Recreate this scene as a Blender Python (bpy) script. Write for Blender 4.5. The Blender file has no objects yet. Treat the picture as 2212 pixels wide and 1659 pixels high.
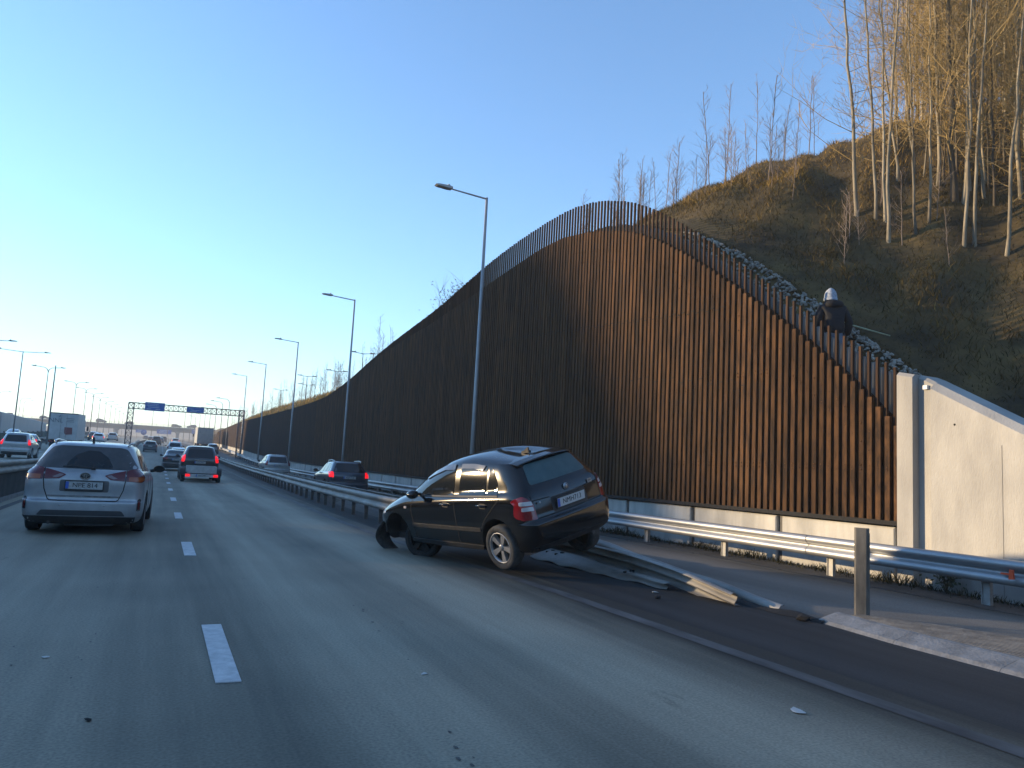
import bpy, bmesh, math, random
import numpy as np
from mathutils import Vector, Matrix
from mathutils.geometry import delaunay_2d_cdt
from mathutils.bvhtree import BVHTree

random.seed(7)
rng = np.random.default_rng(7)
sc = bpy.context.scene
col = sc.collection

# ------------------------------------------------------------------ camera
cam_d = bpy.data.cameras.new('camera')
cam = bpy.data.objects.new('camera', cam_d)
col.objects.link(cam)
sc.camera = cam
cam_d.sensor_fit = 'HORIZONTAL'
cam_d.sensor_width = 36.0
cam_d.lens = 1662.0 / 2212.0 * 36.0
cam_d.clip_start = 0.1
cam_d.clip_end = 6000
RIGHT = Vector((0.90791, -0.41592, 0.05202))
DOWN = Vector((0.09295, 0.07877, -0.99255))
FWD = Vector((0.40873, 0.90598, 0.11018))
m = Matrix.Identity(4)
for i in range(3):
    m[i][0] = RIGHT[i]; m[i][1] = -DOWN[i]; m[i][2] = -FWD[i]
m[0][3], m[1][3], m[2][3] = 0.0, 0.0, 1.39
cam.matrix_world = m

# ------------------------------------------------------------------ sky, sun, exposure
SUN_AZ = math.radians(53)      # left of the road direction (+Y)
SUN_EL = math.radians(10)
world = bpy.data.worlds.new('World')
sc.world = world
world.use_nodes = True
nt = world.node_tree
sky = nt.nodes.new('ShaderNodeTexSky')
sky.sky_type = 'NISHITA'
sky.sun_disc = False
sky.sun_elevation = SUN_EL
sky.sun_rotation = -SUN_AZ
sky.altitude = 100
sky.air_density = 1.0
sky.dust_density = 0.0
sky.ozone_density = 3.6
bg = nt.nodes['Background']
nt.links.new(sky.outputs[0], bg.inputs[0])
bg.inputs[1].default_value = 0.15
sun_d = bpy.data.lights.new('sun', 'SUN')
sun_d.energy = 3.5
sun_d.angle = math.radians(1.0)
sun_d.color = (1.0, 0.74, 0.44)
sun = bpy.data.objects.new('sun', sun_d)
col.objects.link(sun)
SUN_DIR = Vector((-math.sin(SUN_AZ) * math.cos(SUN_EL), math.cos(SUN_AZ) * math.cos(SUN_EL), math.sin(SUN_EL)))
sun.rotation_euler = SUN_DIR.to_track_quat('Z', 'Y').to_euler()
sc.view_settings.view_transform = 'Standard'
sc.view_settings.look = 'None'
sc.view_settings.exposure = 1.5
sc.view_settings.gamma = 1.0
sc.view_settings.use_curve_mapping = False
sc.cycles.max_bounces = 6
sc.cycles.diffuse_bounces = 3
sc.cycles.transparent_max_bounces = 8

# ------------------------------------------------------------------ helpers
def tag(o, label=None, cat=None, group=None, kind=None):
    if label: o['label'] = label
    if cat: o['category'] = cat
    if group: o['group'] = group
    if kind: o['kind'] = kind
    return o

def empty(name, loc=(0, 0, 0), rot=(0, 0, 0)):
    o = bpy.data.objects.new(name, None)
    o.empty_display_size = 0.2
    o.location = loc
    o.rotation_euler = rot
    col.objects.link(o)
    return o

def link(name, mesh, parent=None, loc=None, rot=None, scale=None):
    o = bpy.data.objects.new(name, mesh)
    col.objects.link(o)
    if parent is not None: o.parent = parent
    if loc is not None: o.location = loc
    if rot is not None: o.rotation_euler = rot
    if scale is not None: o.scale = scale
    return o

def copy_tree(o, parent=None):
    c = o.copy()
    col.objects.link(c)
    if parent is not None: c.parent = parent
    for ch in list(o.children):
        copy_tree(ch, c)
    return c

class MB:
    """collects faces; build() makes ONE mesh"""
    def __init__(s):
        s.v = []; s.f = []; s.mi = []; s.sm = []; s.cur = 0; s.smooth = False
    def vert(s, p):
        s.v.append(tuple(p)); return len(s.v) - 1
    def face(s, idx, smooth=None):
        s.f.append(tuple(idx)); s.mi.append(s.cur); s.sm.append(s.smooth if smooth is None else smooth)
    def poly(s, pts, smooth=None):
        s.face([s.vert(p) for p in pts], smooth)
    def box(s, c, d, rz=0.0, taper=1.0, M=None):
        b = len(s.v)
        for z in (-1, 1):
            k = taper if z > 0 else 1.0
            for x, y in ((-1, -1), (1, -1), (1, 1), (-1, 1)):
                px, py, pz = x * d[0] / 2 * k, y * d[1] / 2 * k, z * d[2] / 2
                if rz: px, py = px * math.cos(rz) - py * math.sin(rz), px * math.sin(rz) + py * math.cos(rz)
                p = Vector((px, py, pz))
                if M is not None: p = M @ p
                s.v.append((c[0] + p[0], c[1] + p[1], c[2] + p[2]))
        for q in ((3, 2, 1, 0), (4, 5, 6, 7), (0, 1, 5, 4), (1, 2, 6, 5), (2, 3, 7, 6), (3, 0, 4, 7)):
            s.face([b + i for i in q], False)
        return s
    def grid(s, rows, closed=False, smooth=True, flip=False):
        n = len(rows[0]); b = len(s.v)
        for r in rows:
            for p in r: s.v.append(tuple(p))
        for i in range(len(rows) - 1):
            for j in range(n if closed else n - 1):
                k = (j + 1) % n
                q = (b + i * n + j, b + i * n + k, b + (i + 1) * n + k, b + (i + 1) * n + j)
                s.face(q[::-1] if flip else q, smooth)
        return b
    def tube(s, path, radii, n=8, cap=True, smooth=True):
        pts = [Vector(p) for p in path]
        if not hasattr(radii, '__len__'): radii = [radii] * len(pts)
        rows = []; ref = None
        for i, p in enumerate(pts):
            t = (pts[min(i + 1, len(pts) - 1)] - pts[max(i - 1, 0)])
            if t.length < 1e-9: t = Vector((0, 0, 1))
            t.normalize()
            if ref is None:
                ref = Vector((1, 0, 0)) if abs(t.x) < 0.8 else Vector((0, 1, 0))
            a = (ref - t * ref.dot(t)); a.normalize(); ref = a
            c = t.cross(a)
            rows.append([p + (a * math.cos(2 * math.pi * k / n) + c * math.sin(2 * math.pi * k / n)) * radii[i] for k in range(n)])
        b = s.grid(rows, closed=True, smooth=smooth)
        if cap:
            s.face([b + k for k in range(n)][::-1], False)
            s.face([b + (len(rows) - 1) * n + k for k in range(n)], False)
        return s
    def lathe(s, prof, n, c=(0, 0, 0), axis='Y', smooth=True, flip=False):
        rows = []
        for r, h in prof:
            row = []
            for k in range(n):
                a = 2 * math.pi * k / n
                if axis == 'Y': p = (c[0] + r * math.cos(a), c[1] + h, c[2] + r * math.sin(a))
                elif axis == 'Z': p = (c[0] + r * math.cos(a), c[1] + r * math.sin(a), c[2] + h)
                else: p = (c[0] + h, c[1] + r * math.cos(a), c[2] + r * math.sin(a))
                row.append(p)
            rows.append(row)
        s.grid(rows, closed=True, smooth=smooth, flip=flip)
        return s
    def prism(s, poly, fn, a, b):
        """poly 2d points, fn(u, v, w) -> 3d; extruded from a to b"""
        n = len(poly)
        i0 = [s.vert(fn(u, v, a)) for u, v in poly]
        i1 = [s.vert(fn(u, v, b)) for u, v in poly]
        s.face(i0[::-1], False); s.face(i1, False)
        for k in range(n):
            j = (k + 1) % n
            s.face((i0[k], i0[j], i1[j], i1[k]), False)
        return s
    def mesh(s, name, mats):
        me = bpy.data.meshes.new(name)
        me.from_pydata(s.v, [], s.f)
        if not isinstance(mats, (list, tuple)): mats = [mats]
        for x in mats: me.materials.append(x)
        me.polygons.foreach_set('material_index', s.mi)
        me.polygons.foreach_set('use_smooth', s.sm)
        me.update()
        return me
    def build(s, name, mats, parent=None, fix=True, **k):
        me = s.mesh(name, mats)
        if fix:
            bm = bmesh.new(); bm.from_mesh(me)
            bmesh.ops.recalc_face_normals(bm, faces=bm.faces)
            bm.to_mesh(me); bm.free()
        return link(name, me, parent, **k)

def np_mesh(name, verts, faces, mats, smooth=False, attr=None):
    """verts (n,3); faces (m,k) all the same size"""
    me = bpy.data.meshes.new(name)
    n, (mf, k) = len(verts), faces.shape
    me.vertices.add(n); me.vertices.foreach_set('co', np.asarray(verts, np.float32).ravel())
    me.loops.add(mf * k); me.loops.foreach_set('vertex_index', faces.astype(np.int32).ravel())
    me.polygons.add(mf)
    me.polygons.foreach_set('loop_start', np.arange(0, mf * k, k, dtype=np.int32))
    me.polygons.foreach_set('use_smooth', np.full(mf, smooth))
    for x in (mats if isinstance(mats, (list, tuple)) else [mats]): me.materials.append(x)
    if attr is not None:
        a = me.attributes.new('tint', 'FLOAT', 'POINT')
        a.data.foreach_set('value', np.asarray(attr, np.float32))
    me.update(calc_edges=True)
    me.validate()
    return me

def interp(tab, x):
    return float(np.interp(x, [t[0] for t in tab], [t[1] for t in tab]))

def smooth_interp(tab, x):
    if x <= tab[0][0]: return tab[0][1]
    if x >= tab[-1][0]: return tab[-1][1]
    for i in range(len(tab) - 1):
        if tab[i][0] <= x <= tab[i + 1][0]:
            p0 = tab[max(i - 1, 0)]; p1 = tab[i]; p2 = tab[i + 1]; p3 = tab[min(i + 2, len(tab) - 1)]
            h = p2[0] - p1[0]; t = (x - p1[0]) / h
            m1 = (p2[1] - p0[1]) / (p2[0] - p0[0]) * h
            m2 = (p3[1] - p1[1]) / (p3[0] - p1[0]) * h
            return (2*t**3-3*t**2+1)*p1[1] + (t**3-2*t**2+t)*m1 + (-2*t**3+3*t**2)*p2[1] + (t**3-t**2)*m2

# ------------------------------------------------------------------ materials
MATS = {}
def pm(name, c1, c2=None, scale=6.0, rough=0.6, metal=0.0, bump=0.0, bscale=None, coat=0.0, stretch=(1, 1, 1),
       rvar=0.0, spec=0.5, emit=None, estr=0.0, random_obj=0.0, alpha=None, ramp=(0.35, 0.7), crough=0.05):
    if name in MATS: return MATS[name]
    mt = bpy.data.materials.new(name); mt.use_nodes = True
    n = mt.node_tree.nodes; l = mt.node_tree.links; b = n['Principled BSDF']
    b.inputs['Roughness'].default_value = rough
    b.inputs['Metallic'].default_value = metal
    b.inputs['Specular IOR Level'].default_value = spec
    b.inputs['Coat Weight'].default_value = coat
    b.inputs['Coat Roughness'].default_value = crough
    b.inputs['Base Color'].default_value = (*c1, 1)
    if c2 is not None or bump or rvar:
        tc = n.new('ShaderNodeTexCoord'); mp = n.new('ShaderNodeMapping')
        mp.inputs['Scale'].default_value = stretch
        l.new(tc.outputs['Object'], mp.inputs[0])
        vec = mp.outputs[0]
        if random_obj:
            oi = n.new('ShaderNodeObjectInfo'); ad = n.new('ShaderNodeVectorMath'); ad.operation = 'ADD'
            ml = n.new('ShaderNodeVectorMath'); ml.operation = 'SCALE'; ml.inputs[3].default_value = 37.0
            cx = n.new('ShaderNodeCombineXYZ')
            for k in range(3): l.new(oi.outputs['Random'], cx.inputs[k])
            l.new(cx.outputs[0], ml.inputs[0]); l.new(vec, ad.inputs[0]); l.new(ml.outputs[0], ad.inputs[1]); vec = ad.outputs[0]
        nz = n.new('ShaderNodeTexNoise'); nz.inputs['Scale'].default_value = scale
        nz.inputs['Detail'].default_value = 6; nz.inputs['Roughness'].default_value = 0.62
        l.new(vec, nz.inputs['Vector'])
        if c2 is not None:
            rp = n.new('ShaderNodeValToRGB')
            rp.color_ramp.elements[0].position = ramp[0]; rp.color_ramp.elements[1].position = ramp[1]
            rp.color_ramp.elements[0].color = (*c1, 1); rp.color_ramp.elements[1].color = (*c2, 1)
            l.new(nz.outputs[0], rp.inputs[0])
            out = rp.outputs[0]
            if random_obj:
                hs = n.new('ShaderNodeHueSaturation'); mr = n.new('ShaderNodeMapRange')
                mr.inputs[3].default_value = 1 - random_obj; mr.inputs[4].default_value = 1 + random_obj
                l.new(oi.outputs['Random'], mr.inputs[0]); l.new(mr.outputs[0], hs.inputs['Value']); l.new(out, hs.inputs['Color']); out = hs.outputs[0]
            l.new(out, b.inputs['Base Color'])
        if rvar:
            mr = n.new('ShaderNodeMapRange'); mr.inputs[3].default_value = rough - rvar; mr.inputs[4].default_value = rough + rvar
            l.new(nz.outputs[0], mr.inputs[0]); l.new(mr.outputs[0], b.inputs['Roughness'])
        if bump:
            bz = n.new('ShaderNodeTexNoise'); bz.inputs['Scale'].default_value = bscale or scale * 4
            bz.inputs['Detail'].default_value = 4
            l.new(vec, bz.inputs['Vector'])
            bp = n.new('ShaderNodeBump'); bp.inputs['Strength'].default_value = bump; bp.inputs['Distance'].default_value = 0.02
            l.new(bz.outputs[0], bp.inputs['Height']); l.new(bp.outputs[0], b.inputs['Normal'])
    if emit:
        b.inputs['Emission Color'].default_value = (*emit, 1); b.inputs['Emission Strength'].default_value = estr
    MATS[name] = mt
    return mt

def nodes_of(mt):
    return mt.node_tree.nodes, mt.node_tree.links, mt.node_tree.nodes['Principled BSDF']

def asphalt(name, stops, x0, x1, dark=(0.034, 0.032, 0.026), light=(0.57, 0.515, 0.385), amount=1.0, rough=0.75):
    """dark asphalt with a film of dried road salt: bands along the travel direction, worn off in the wheel tracks"""
    mt = bpy.data.materials.new(name); mt.use_nodes = True
    n, l, b = nodes_of(mt)
    tc = n.new('ShaderNodeTexCoord')
    sx = n.new('ShaderNodeSeparateXYZ')
    # slow sideways wander of the bands
    wn = n.new('ShaderNodeTexNoise'); wn.inputs['Scale'].default_value = 0.09; wn.inputs['Detail'].default_value = 2
    l.new(tc.outputs['Object'], wn.inputs['Vector'])
    l.new(tc.outputs['Object'], sx.inputs[0])
    wm = n.new('ShaderNodeMath'); wm.operation = 'MULTIPLY_ADD'; wm.inputs[1].default_value = 0.9
    l.new(wn.outputs[0], wm.inputs[0]); l.new(sx.outputs[0], wm.inputs[2])
    mr = n.new('ShaderNodeMapRange'); mr.inputs[1].default_value = x0 + 0.45; mr.inputs[2].default_value = x1 + 0.45
    l.new(wm.outputs[0], mr.inputs[0])
    rp = n.new('ShaderNodeValToRGB'); rp.color_ramp.interpolation = 'B_SPLINE'
    el = rp.color_ramp.elements
    while len(el) > 1: el.remove(el[-1])
    for i, (x, v) in enumerate(stops):
        p = (x - x0) / (x1 - x0)
        e = el[0] if i == 0 else el.new(p)
        e.position = p; e.color = (v, v, v, 1)
    l.new(mr.outputs[0], rp.inputs[0])
    # streaks
    mp = n.new('ShaderNodeMapping'); mp.inputs['Scale'].default_value = (3.0, 0.12, 1)
    l.new(tc.outputs['Object'], mp.inputs[0])
    st = n.new('ShaderNodeTexNoise'); st.inputs['Scale'].default_value = 1.0; st.inputs['Detail'].default_value = 5; st.inputs['Roughness'].default_value = 0.6
    l.new(mp.outputs[0], st.inputs['Vector'])
    bl = n.new('ShaderNodeTexNoise'); bl.inputs['Scale'].default_value = 0.5; bl.inputs['Detail'].default_value = 5
    l.new(tc.outputs['Object'], bl.inputs['Vector'])
    a1 = n.new('ShaderNodeMath'); a1.operation = 'MULTIPLY_ADD'; a1.inputs[1].default_value = 0.42; a1.inputs[2].default_value = -0.21
    l.new(st.outputs[0], a1.inputs[0])
    a2 = n.new('ShaderNodeMath'); a2.operation = 'MULTIPLY_ADD'; a2.inputs[1].default_value = 0.26; a2.inputs[2].default_value = -0.13
    l.new(bl.outputs[0], a2.inputs[0])
    s1 = n.new('ShaderNodeMath'); s1.operation = 'ADD'; l.new(a1.outputs[0], s1.inputs[0]); l.new(a2.outputs[0], s1.inputs[1])
    s2 = n.new('ShaderNodeMath'); s2.operation = 'ADD'; s2.use_clamp = True; l.new(rp.outputs[0], s2.inputs[0]); l.new(s1.outputs[0], s2.inputs[1])
    s3 = n.new('ShaderNodeMath'); s3.operation = 'MULTIPLY'; s3.inputs[1].default_value = amount; l.new(s2.outputs[0], s3.inputs[0])
    # aggregate grain
    gr = n.new('ShaderNodeTexNoise'); gr.inputs['Scale'].default_value = 55; gr.inputs['Detail'].default_value = 3
    l.new(tc.outputs['Object'], gr.inputs['Vector'])
    gm = n.new('ShaderNodeMapRange'); gm.inputs[1].default_value = 0.3; gm.inputs[2].default_value = 0.7; gm.inputs[3].default_value = 0.76; gm.inputs[4].default_value = 1.24
    l.new(gr.outputs[0], gm.inputs[0])
    mx = n.new('ShaderNodeMix'); mx.data_type = 'RGBA'
    mx.inputs[6].default_value = (*dark, 1); mx.inputs[7].default_value = (*light, 1)
    l.new(s3.outputs[0], mx.inputs[0])
    # tar spots and seams
    cr = n.new('ShaderNodeTexNoise'); cr.inputs['Scale'].default_value = 1.7; cr.inputs['Detail'].default_value = 8; cr.inputs['Roughness'].default_value = 0.7
    mc = n.new('ShaderNodeMapping'); mc.inputs['Scale'].default_value = (1.6, 0.45, 1); l.new(tc.outputs['Object'], mc.inputs[0]); l.new(mc.outputs[0], cr.inputs['Vector'])
    cm = n.new('ShaderNodeMapRange'); cm.inputs[1].default_value = 0.64; cm.inputs[2].default_value = 0.72; cm.inputs[3].default_value = 1.0; cm.inputs[4].default_value = 0.62
    l.new(cr.outputs[0], cm.inputs[0])
    g2 = n.new('ShaderNodeMath'); g2.operation = 'MULTIPLY'; l.new(gm.outputs[0], g2.inputs[0]); l.new(cm.outputs[0], g2.inputs[1])
    ml = n.new('ShaderNodeMix'); ml.data_type = 'RGBA'; ml.blend_type = 'MULTIPLY'; ml.inputs[0].default_value = 1
    cc = n.new('ShaderNodeCombineColor')
    for k in range(3): l.new(g2.outputs[0], cc.inputs[k])
    l.new(mx.outputs[2], ml.inputs[6]); l.new(cc.outputs[0], ml.inputs[7])
    l.new(ml.outputs[2], b.inputs['Base Color'])
    b.inputs['Roughness'].default_value = rough
    b.inputs['Specular IOR Level'].default_value = 0.35
    bp = n.new('ShaderNodeBump'); bp.inputs['Strength'].default_value = 0.35; bp.inputs['Distance'].default_value = 0.006
    l.new(gr.outputs[0], bp.inputs['Height']); l.new(bp.outputs[0], b.inputs['Normal'])
    MATS[name] = mt
    return mt
# ------------------------------------------------------------------ terrain functions (metres; +Y is along the road)
def zr(y):
    """the road is level here, runs through a dip and climbs further on"""
    if y < 45: return 0.0
    if y < 103: return 2.5e-4 * (y - 45) ** 2
    if y < 150: return 0.841 + 0.029 * (y - 103)
    return 2.204 + 0.018 * (y - 150)

TOP = [(-40, -0.2), (2, 0.3), (5, 1.3), (6.4, 2.25), (8.31, 3.23), (9.1, 3.73), (10.2, 4.48), (11.4, 5.34), (12.8, 6.35), (14.5, 7.46), (15.9, 8.2), (17.06, 8.63),
       (18.2, 8.92), (19.7, 9.11), (22.5, 9.08), (25.7, 8.85), (31, 8.18), (37.7, 7.59), (42.3, 7.1), (47.9, 6.4), (55.1, 5.82), (65, 5.72),
       (85.7, 5.84), (110, 6.1), (135, 6.1), (161, 5.85), (200, 5.6), (400, 8.0)]
SHEET = [(8.3, 2.33), (9.1, 3.07), (10.66, 4.31), (13.44, 6.18), (15.67, 7.35), (17.7, 7.95), (20.2, 8.30), (23.5, 8.15), (28, 7.8), (33, 7.45)]
def rib_top(y): return smooth_interp(TOP, y)
def sheet_top(y):
    if y < 33: return smooth_interp(SHEET, y)
    return rib_top(y) - interp([(33, 0.5), (45, 0.12), (300, 0.12)], y)
CAP = [(-60, 9), (0, 12.2), (8, 14.0), (13, 14.3), (16.5, 13.1), (20, 11.5), (25, 10.4), (35, 9.5), (50, 8.9), (70, 8.1), (110, 8.6), (160, 8.6), (400, 10)]
def hill_z(x, y):
    b = rib_top(y)
    if y < 8.3: b = min(b, 3.3)
    e = interp([(0, 1.1), (10, 1.35), (14, 1.4), (22, 1.3), (40, 0.5), (60, 0.2)], y)
    lo = b - e
    x1 = interp([(0, 11.5), (40, 11.5), (60, 10.9)], y); x2 = interp([(0, 12.0), (40, 12.0), (60, 11.3)], y)
    if x <= x1: return lo
    bank = b - 0.5 if y < 40 else b + 0.05
    if x <= x2: return lo + (bank - lo) * (x - x1) / (x2 - x1)
    z = bank + 0.63 * (x - x2)
    c = smooth_interp(CAP, y) + 0.10 * max(0, x - 20)
    # smooth minimum
    k = 1.6
    h = max(0.0, min(1.0, 0.5 + 0.5 * (c - z) / k))
    z = c * (1 - h) + z * h - k * h * (1 - h)
    amp = min(1.0, (x - x2) / 1.5)
    z += amp * (0.16 * math.sin(1.3 * x + 0.9 * y) + 0.12 * math.sin(2.9 * y - 1.7 * x + 1.0) + 0.10 * math.sin(0.7 * x - 0.5 * y))
    # a worn gully running down the slope
    gx = 13.0 + (y - 11.0) * 0.75
    g = math.exp(-((x - gx - 0.25 * math.sin(1.5 * y)) / 0.45) ** 2) * (1 if 12.0 < y < 18.5 else 0)
    z -= 0.35 * g * amp
    return max(z, lo) if x > x2 else z

# ------------------------------------------------------------------ ground, roads
M_EARTH = pm('earth_verge', (0.045, 0.04, 0.032), (0.10, 0.088, 0.06), scale=1.3, rough=0.95, bump=0.6, bscale=9)
M_ROAD = asphalt('asphalt_main', [(-4.0, .5), (-2.9, .6), (-2.2, .26), (-1.2, .42), (-0.5, .30), (0.5, .15), (0.95, .22), (1.45, .56), (2.25, .11), (2.95, .58),
                                  (3.45, .44), (4.0, .06), (4.7, .0), (6, .0)], -4.0, 6.0)
M_RAMP = asphalt('asphalt_ramp', [(6.0, .15), (6.6, .35), (7.1, .6), (7.6, .2), (8.4, .6), (8.9, .22), (9.4, .1), (10.3, .1)], 6.0, 10.3, light=(0.30, 0.28, 0.25))
M_LEFT = asphalt('asphalt_left', [(-14, .4), (-11, .5), (-9.8, .2), (-8.6, .55), (-7.4, .2), (-6.4, .5), (-4, .6)], -14, -4)
M_SHOULDER = asphalt('asphalt_shoulder', [(4, .02), (4.7, .02), (5.0, .22), (5.3, .02), (6.0, .06), (7, .10)], 4, 7, dark=(0.016, 0.0175, 0.0185), light=(0.21, 0.215, 0.21), amount=0.7)
M_WHITE = pm('road_paint', (0.36, 0.37, 0.38), (0.56, 0.57, 0.57), scale=9, rough=0.7, bump=0.2, bscale=60)
M_LINE = pm('road_paint_worn', (0.035, 0.035, 0.035), (0.11, 0.11, 0.108), scale=4, rough=0.75, stretch=(1, 0.3, 1))
M_DIRT = pm('shoulder_dirt', (0.02, 0.0195, 0.019), (0.055, 0.052, 0.047), scale=2.5, rough=0.95, bump=0.8, bscale=25)

EDGE = [(-30, 4.4), (7, 4.4), (12, 4.1), (15, 3.95), (21, 3.98), (32, 4.3), (45, 4.65), (60, 5.05), (82, 5.2), (150, 5.3), (400, 5.3)]
GUARD = [(12, 4.85), (17, 4.78), (22, 4.78), (30, 4.98), (45, 5.5), (60, 5.85), (82, 5.98), (150, 6.1), (230, 6.1)]
def edge_x(y): return smooth_interp(EDGE, y)
def guard_x(y): return smooth_interp(GUARD, y)

YS = list(np.arange(-30, 60, 2.0)) + list(np.arange(60, 160, 4.0)) + list(np.arange(160, 420, 20.0))
def strip(name, xa, xb, dz, mat, ys=YS, kind='structure', parent=None, nx=1):
    mb = MB()
    rows = []
    for y in ys:
        a = xa(y) if callable(xa) else xa; b_ = xb(y) if callable(xb) else xb
        d = dz(y) if callable(dz) else dz
        rows.append([(a + (b_ - a) * k / nx, y, zr(y) + d) for k in range(nx + 1)])
    mb.grid(rows, smooth=True)
    o = mb.build(name, mat, parent, fix=False)
    if kind and parent is None: o['kind'] = kind
    return o

def left_z(y): return interp([(0, 0.0), (30, 0.15), (55, 0.42), (400, 0.42)], y)

# one big ground sheet
mb = MB()
gxs = [-1200, -600, -200, -60, -30, -15, -3.5, 4, 12, 30, 60, 200, 600, 1200]
gys = [-400, -60, -30, 0, 20, 45, 55, 65, 75, 85, 95, 103, 120, 150, 200, 300, 420, 700, 1100]
mb.grid([[(x, y, zr(min(y, 420)) + (max(y, 420) - 420) * 0.02 - 0.06 + (left_z(y) if x < -13 else 0) - (0.2 if x > 5 else 0)) for x in gxs] for y in gys])
tag(mb.build('ground', M_EARTH, fix=False), kind='structure')

road = strip('main_road', -3.6, lambda y: edge_x(y) + 0.35, 0.0, M_ROAD, nx=3)
strip('shoulder', lambda y: edge_x(y) + 0.35, lambda y: 6.45 if y < 14 else min(6.45, guard_x(y) + 0.45), 0.0, M_SHOULDER)
strip('ramp_road', lambda y: 6.45 if y < 14 else min(6.45, guard_x(y) + 0.45), 9.35, lambda y: interp([(-30, 0), (14, 0), (30, -.12), (60, -.12), (110, .02)], y) - 0.004, M_RAMP, nx=2)
strip('ramp_verge', 9.35, 10.5, lambda y: interp([(-30, 0), (14, 0), (30, -.12), (60, -.12), (110, .02)], y) + 0.0, M_DIRT)
strip('left_carriageway', -13.6, -3.9, lambda y: left_z(y), M_LEFT, nx=2)
strip('far_carriageway', -26, -15.2, lambda y: left_z(y), M_LEFT, nx=2)

# painted lines are parts of the road
dash = MB(); dash.box((0, 0, 0.0), (0.15, 1.72, 0.006))
dash_me = dash.mesh('lane_dash', M_WHITE)
ends = [5.07, 13.1 - 1.75]
y = 5.07 - 6.3 * 3
ys_d = [5.07 + 6.29 * k for k in range(-3, 30)]
for y in ys_d:
    sl = math.atan2(zr(y + 1.72) - zr(y), 1.72)
    link('lane_dash', dash_me, road, loc=(0.52, y + 0.93, (zr(y) + zr(y + 1.72)) / 2 + 0.005), rot=(sl, 0, 0))
def pline(name, cx, w, y0, y1, mat, parent, dz=0.004):
    strip(name, lambda y: cx(y) - w / 2, lambda y: cx(y) + w / 2, dz, mat, ys=[y for y in YS if y0 <= y <= y1], parent=parent)
pline('edge_line', edge_x, 0.17, -30, 300, M_LINE, road)
pline('edge_line', lambda y: -2.95, 0.16, -30, 300, M_LINE, road)
left_rd = bpy.data.objects['left_carriageway']
for lx in (-9.9,):
    for k in range(20):
        y = 20 + k * 6.3
        link('lane_dash', dash_me, left_rd, loc=(lx, y, zr(y) + left_z(y) + 0.006), rot=(math.atan2(zr(y + 1) - zr(y), 1), 0, 0))

# broken tar-filled seams and dark spots in the wheel tracks
M_TAR = pm('tar_seam', (0.05, 0.05, 0.048), (0.09, 0.088, 0.082), scale=14, rough=0.8)
rs = random.Random(5)
for (x0_, y0_, x1_, y1_, n_) in ((1.75, 5.1, 1.32, 2.9, 7), (1.95, 8.4, 1.78, 5.4, 8), (-.42, 9.0, -.28, 3.9, 7), (-.75, 6.4, -.62, 4.2, 9), (2.9, 11, 3.0, 8, 6)):
    mb = MB()
    for k in range(n_):
        t = rs.random(); cx_ = x0_ + (x1_ - x0_) * t + rs.gauss(0, .03); cy_ = y0_ + (y1_ - y0_) * t; r_ = rs.uniform(.003, .013)
        mb.poly([(cx_ + r_ * rs.uniform(.5, 1.2) * math.cos(a_), cy_ + 2.2 * r_ * rs.uniform(.5, 1.3) * math.sin(a_), .003) for a_ in np.linspace(0, 2 * math.pi, 9)[:-1]])
    mb.build('tar_seam', M_TAR, road, fix=False)['kind'] = 'stuff'

# gore island with its sloped kerb
M_CONC = pm('concrete_kerb', (0.17, 0.165, 0.155), (0.30, 0.29, 0.275), scale=5, rough=0.9, bump=0.5, bscale=40)
M_GROOVE = pm('grooved_paving', (0.10, 0.10, 0.098), (0.19, 0.188, 0.18), scale=7, rough=0.9, bump=0.6, bscale=30)
isl = tag(empty('gore_island', (0, 0, 0)), kind='structure')
def isl_l(y): return interp([(-8, 6.15), (3.9, 6.2), (5.6, 6.2), (6.0, 6.3)], y)
def isl_r(y): return interp([(-8, 8.2), (0, 8.0), (4.7, 7.45), (5.6, 7.05), (6.1, 6.6)], y)
n = 0
y = 6.05
while y > -8:
    y2 = y - 0.98
    mb = MB()
    a1, a2 = isl_l(y), isl_l(y2)
    o = 0.0
    pts = lambda yy, a: [(a, yy, 0.0), (a + 0.03, yy, 0.03), (a + 0.24, yy, 0.085), (a + 0.30, yy, 0.09), (a + 0.30, yy, 0.0)]
    mb.grid([pts(y - 0.002, a1), pts(y2 + 0.002, a2)], smooth=False)
    mb.poly(pts(y - 0.002, a1)); mb.poly(pts(y2 + 0.002, a2))
    mb.build('kerb_stone', M_CONC, isl)
    y = y2
yy = 5.95; 
mbg = MB()
k = 0
while k < 15:
    # ridged paving: narrow raised bars running along the island
    fr0 = k / 15.0; fr1 = (k + 0.60) / 15.0
    rows_t = []
    for ya in np.linspace(5.9, -8, 26):
        a = isl_l(ya) + 0.305; b_ = max(a + 0.05, isl_r(ya))
        xa = a + (b_ - a) * fr0; xb = a + (b_ - a) * fr1
        rows_t.append([(xa, ya, 0.04), (xa + .004, ya, 0.088), (xb - .004, ya, 0.088), (xb, ya, 0.04)])
    mbg.grid(rows_t, smooth=False)
    k += 1
rows_t = [[(isl_l(ya) + 0.305, ya, 0.055), (max(isl_l(ya) + 0.36, isl_r(ya)), ya, 0.055), (max(isl_l(ya) + 0.4, isl_r(ya) + 0.06), ya, 0.0)] for ya in np.linspace(5.95, -8, 26)]
mbg.grid(rows_t, smooth=False)
o = mbg.build('ridged_paving', M_GROOVE, isl, fix=True)
o['kind'] = 'stuff'

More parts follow.
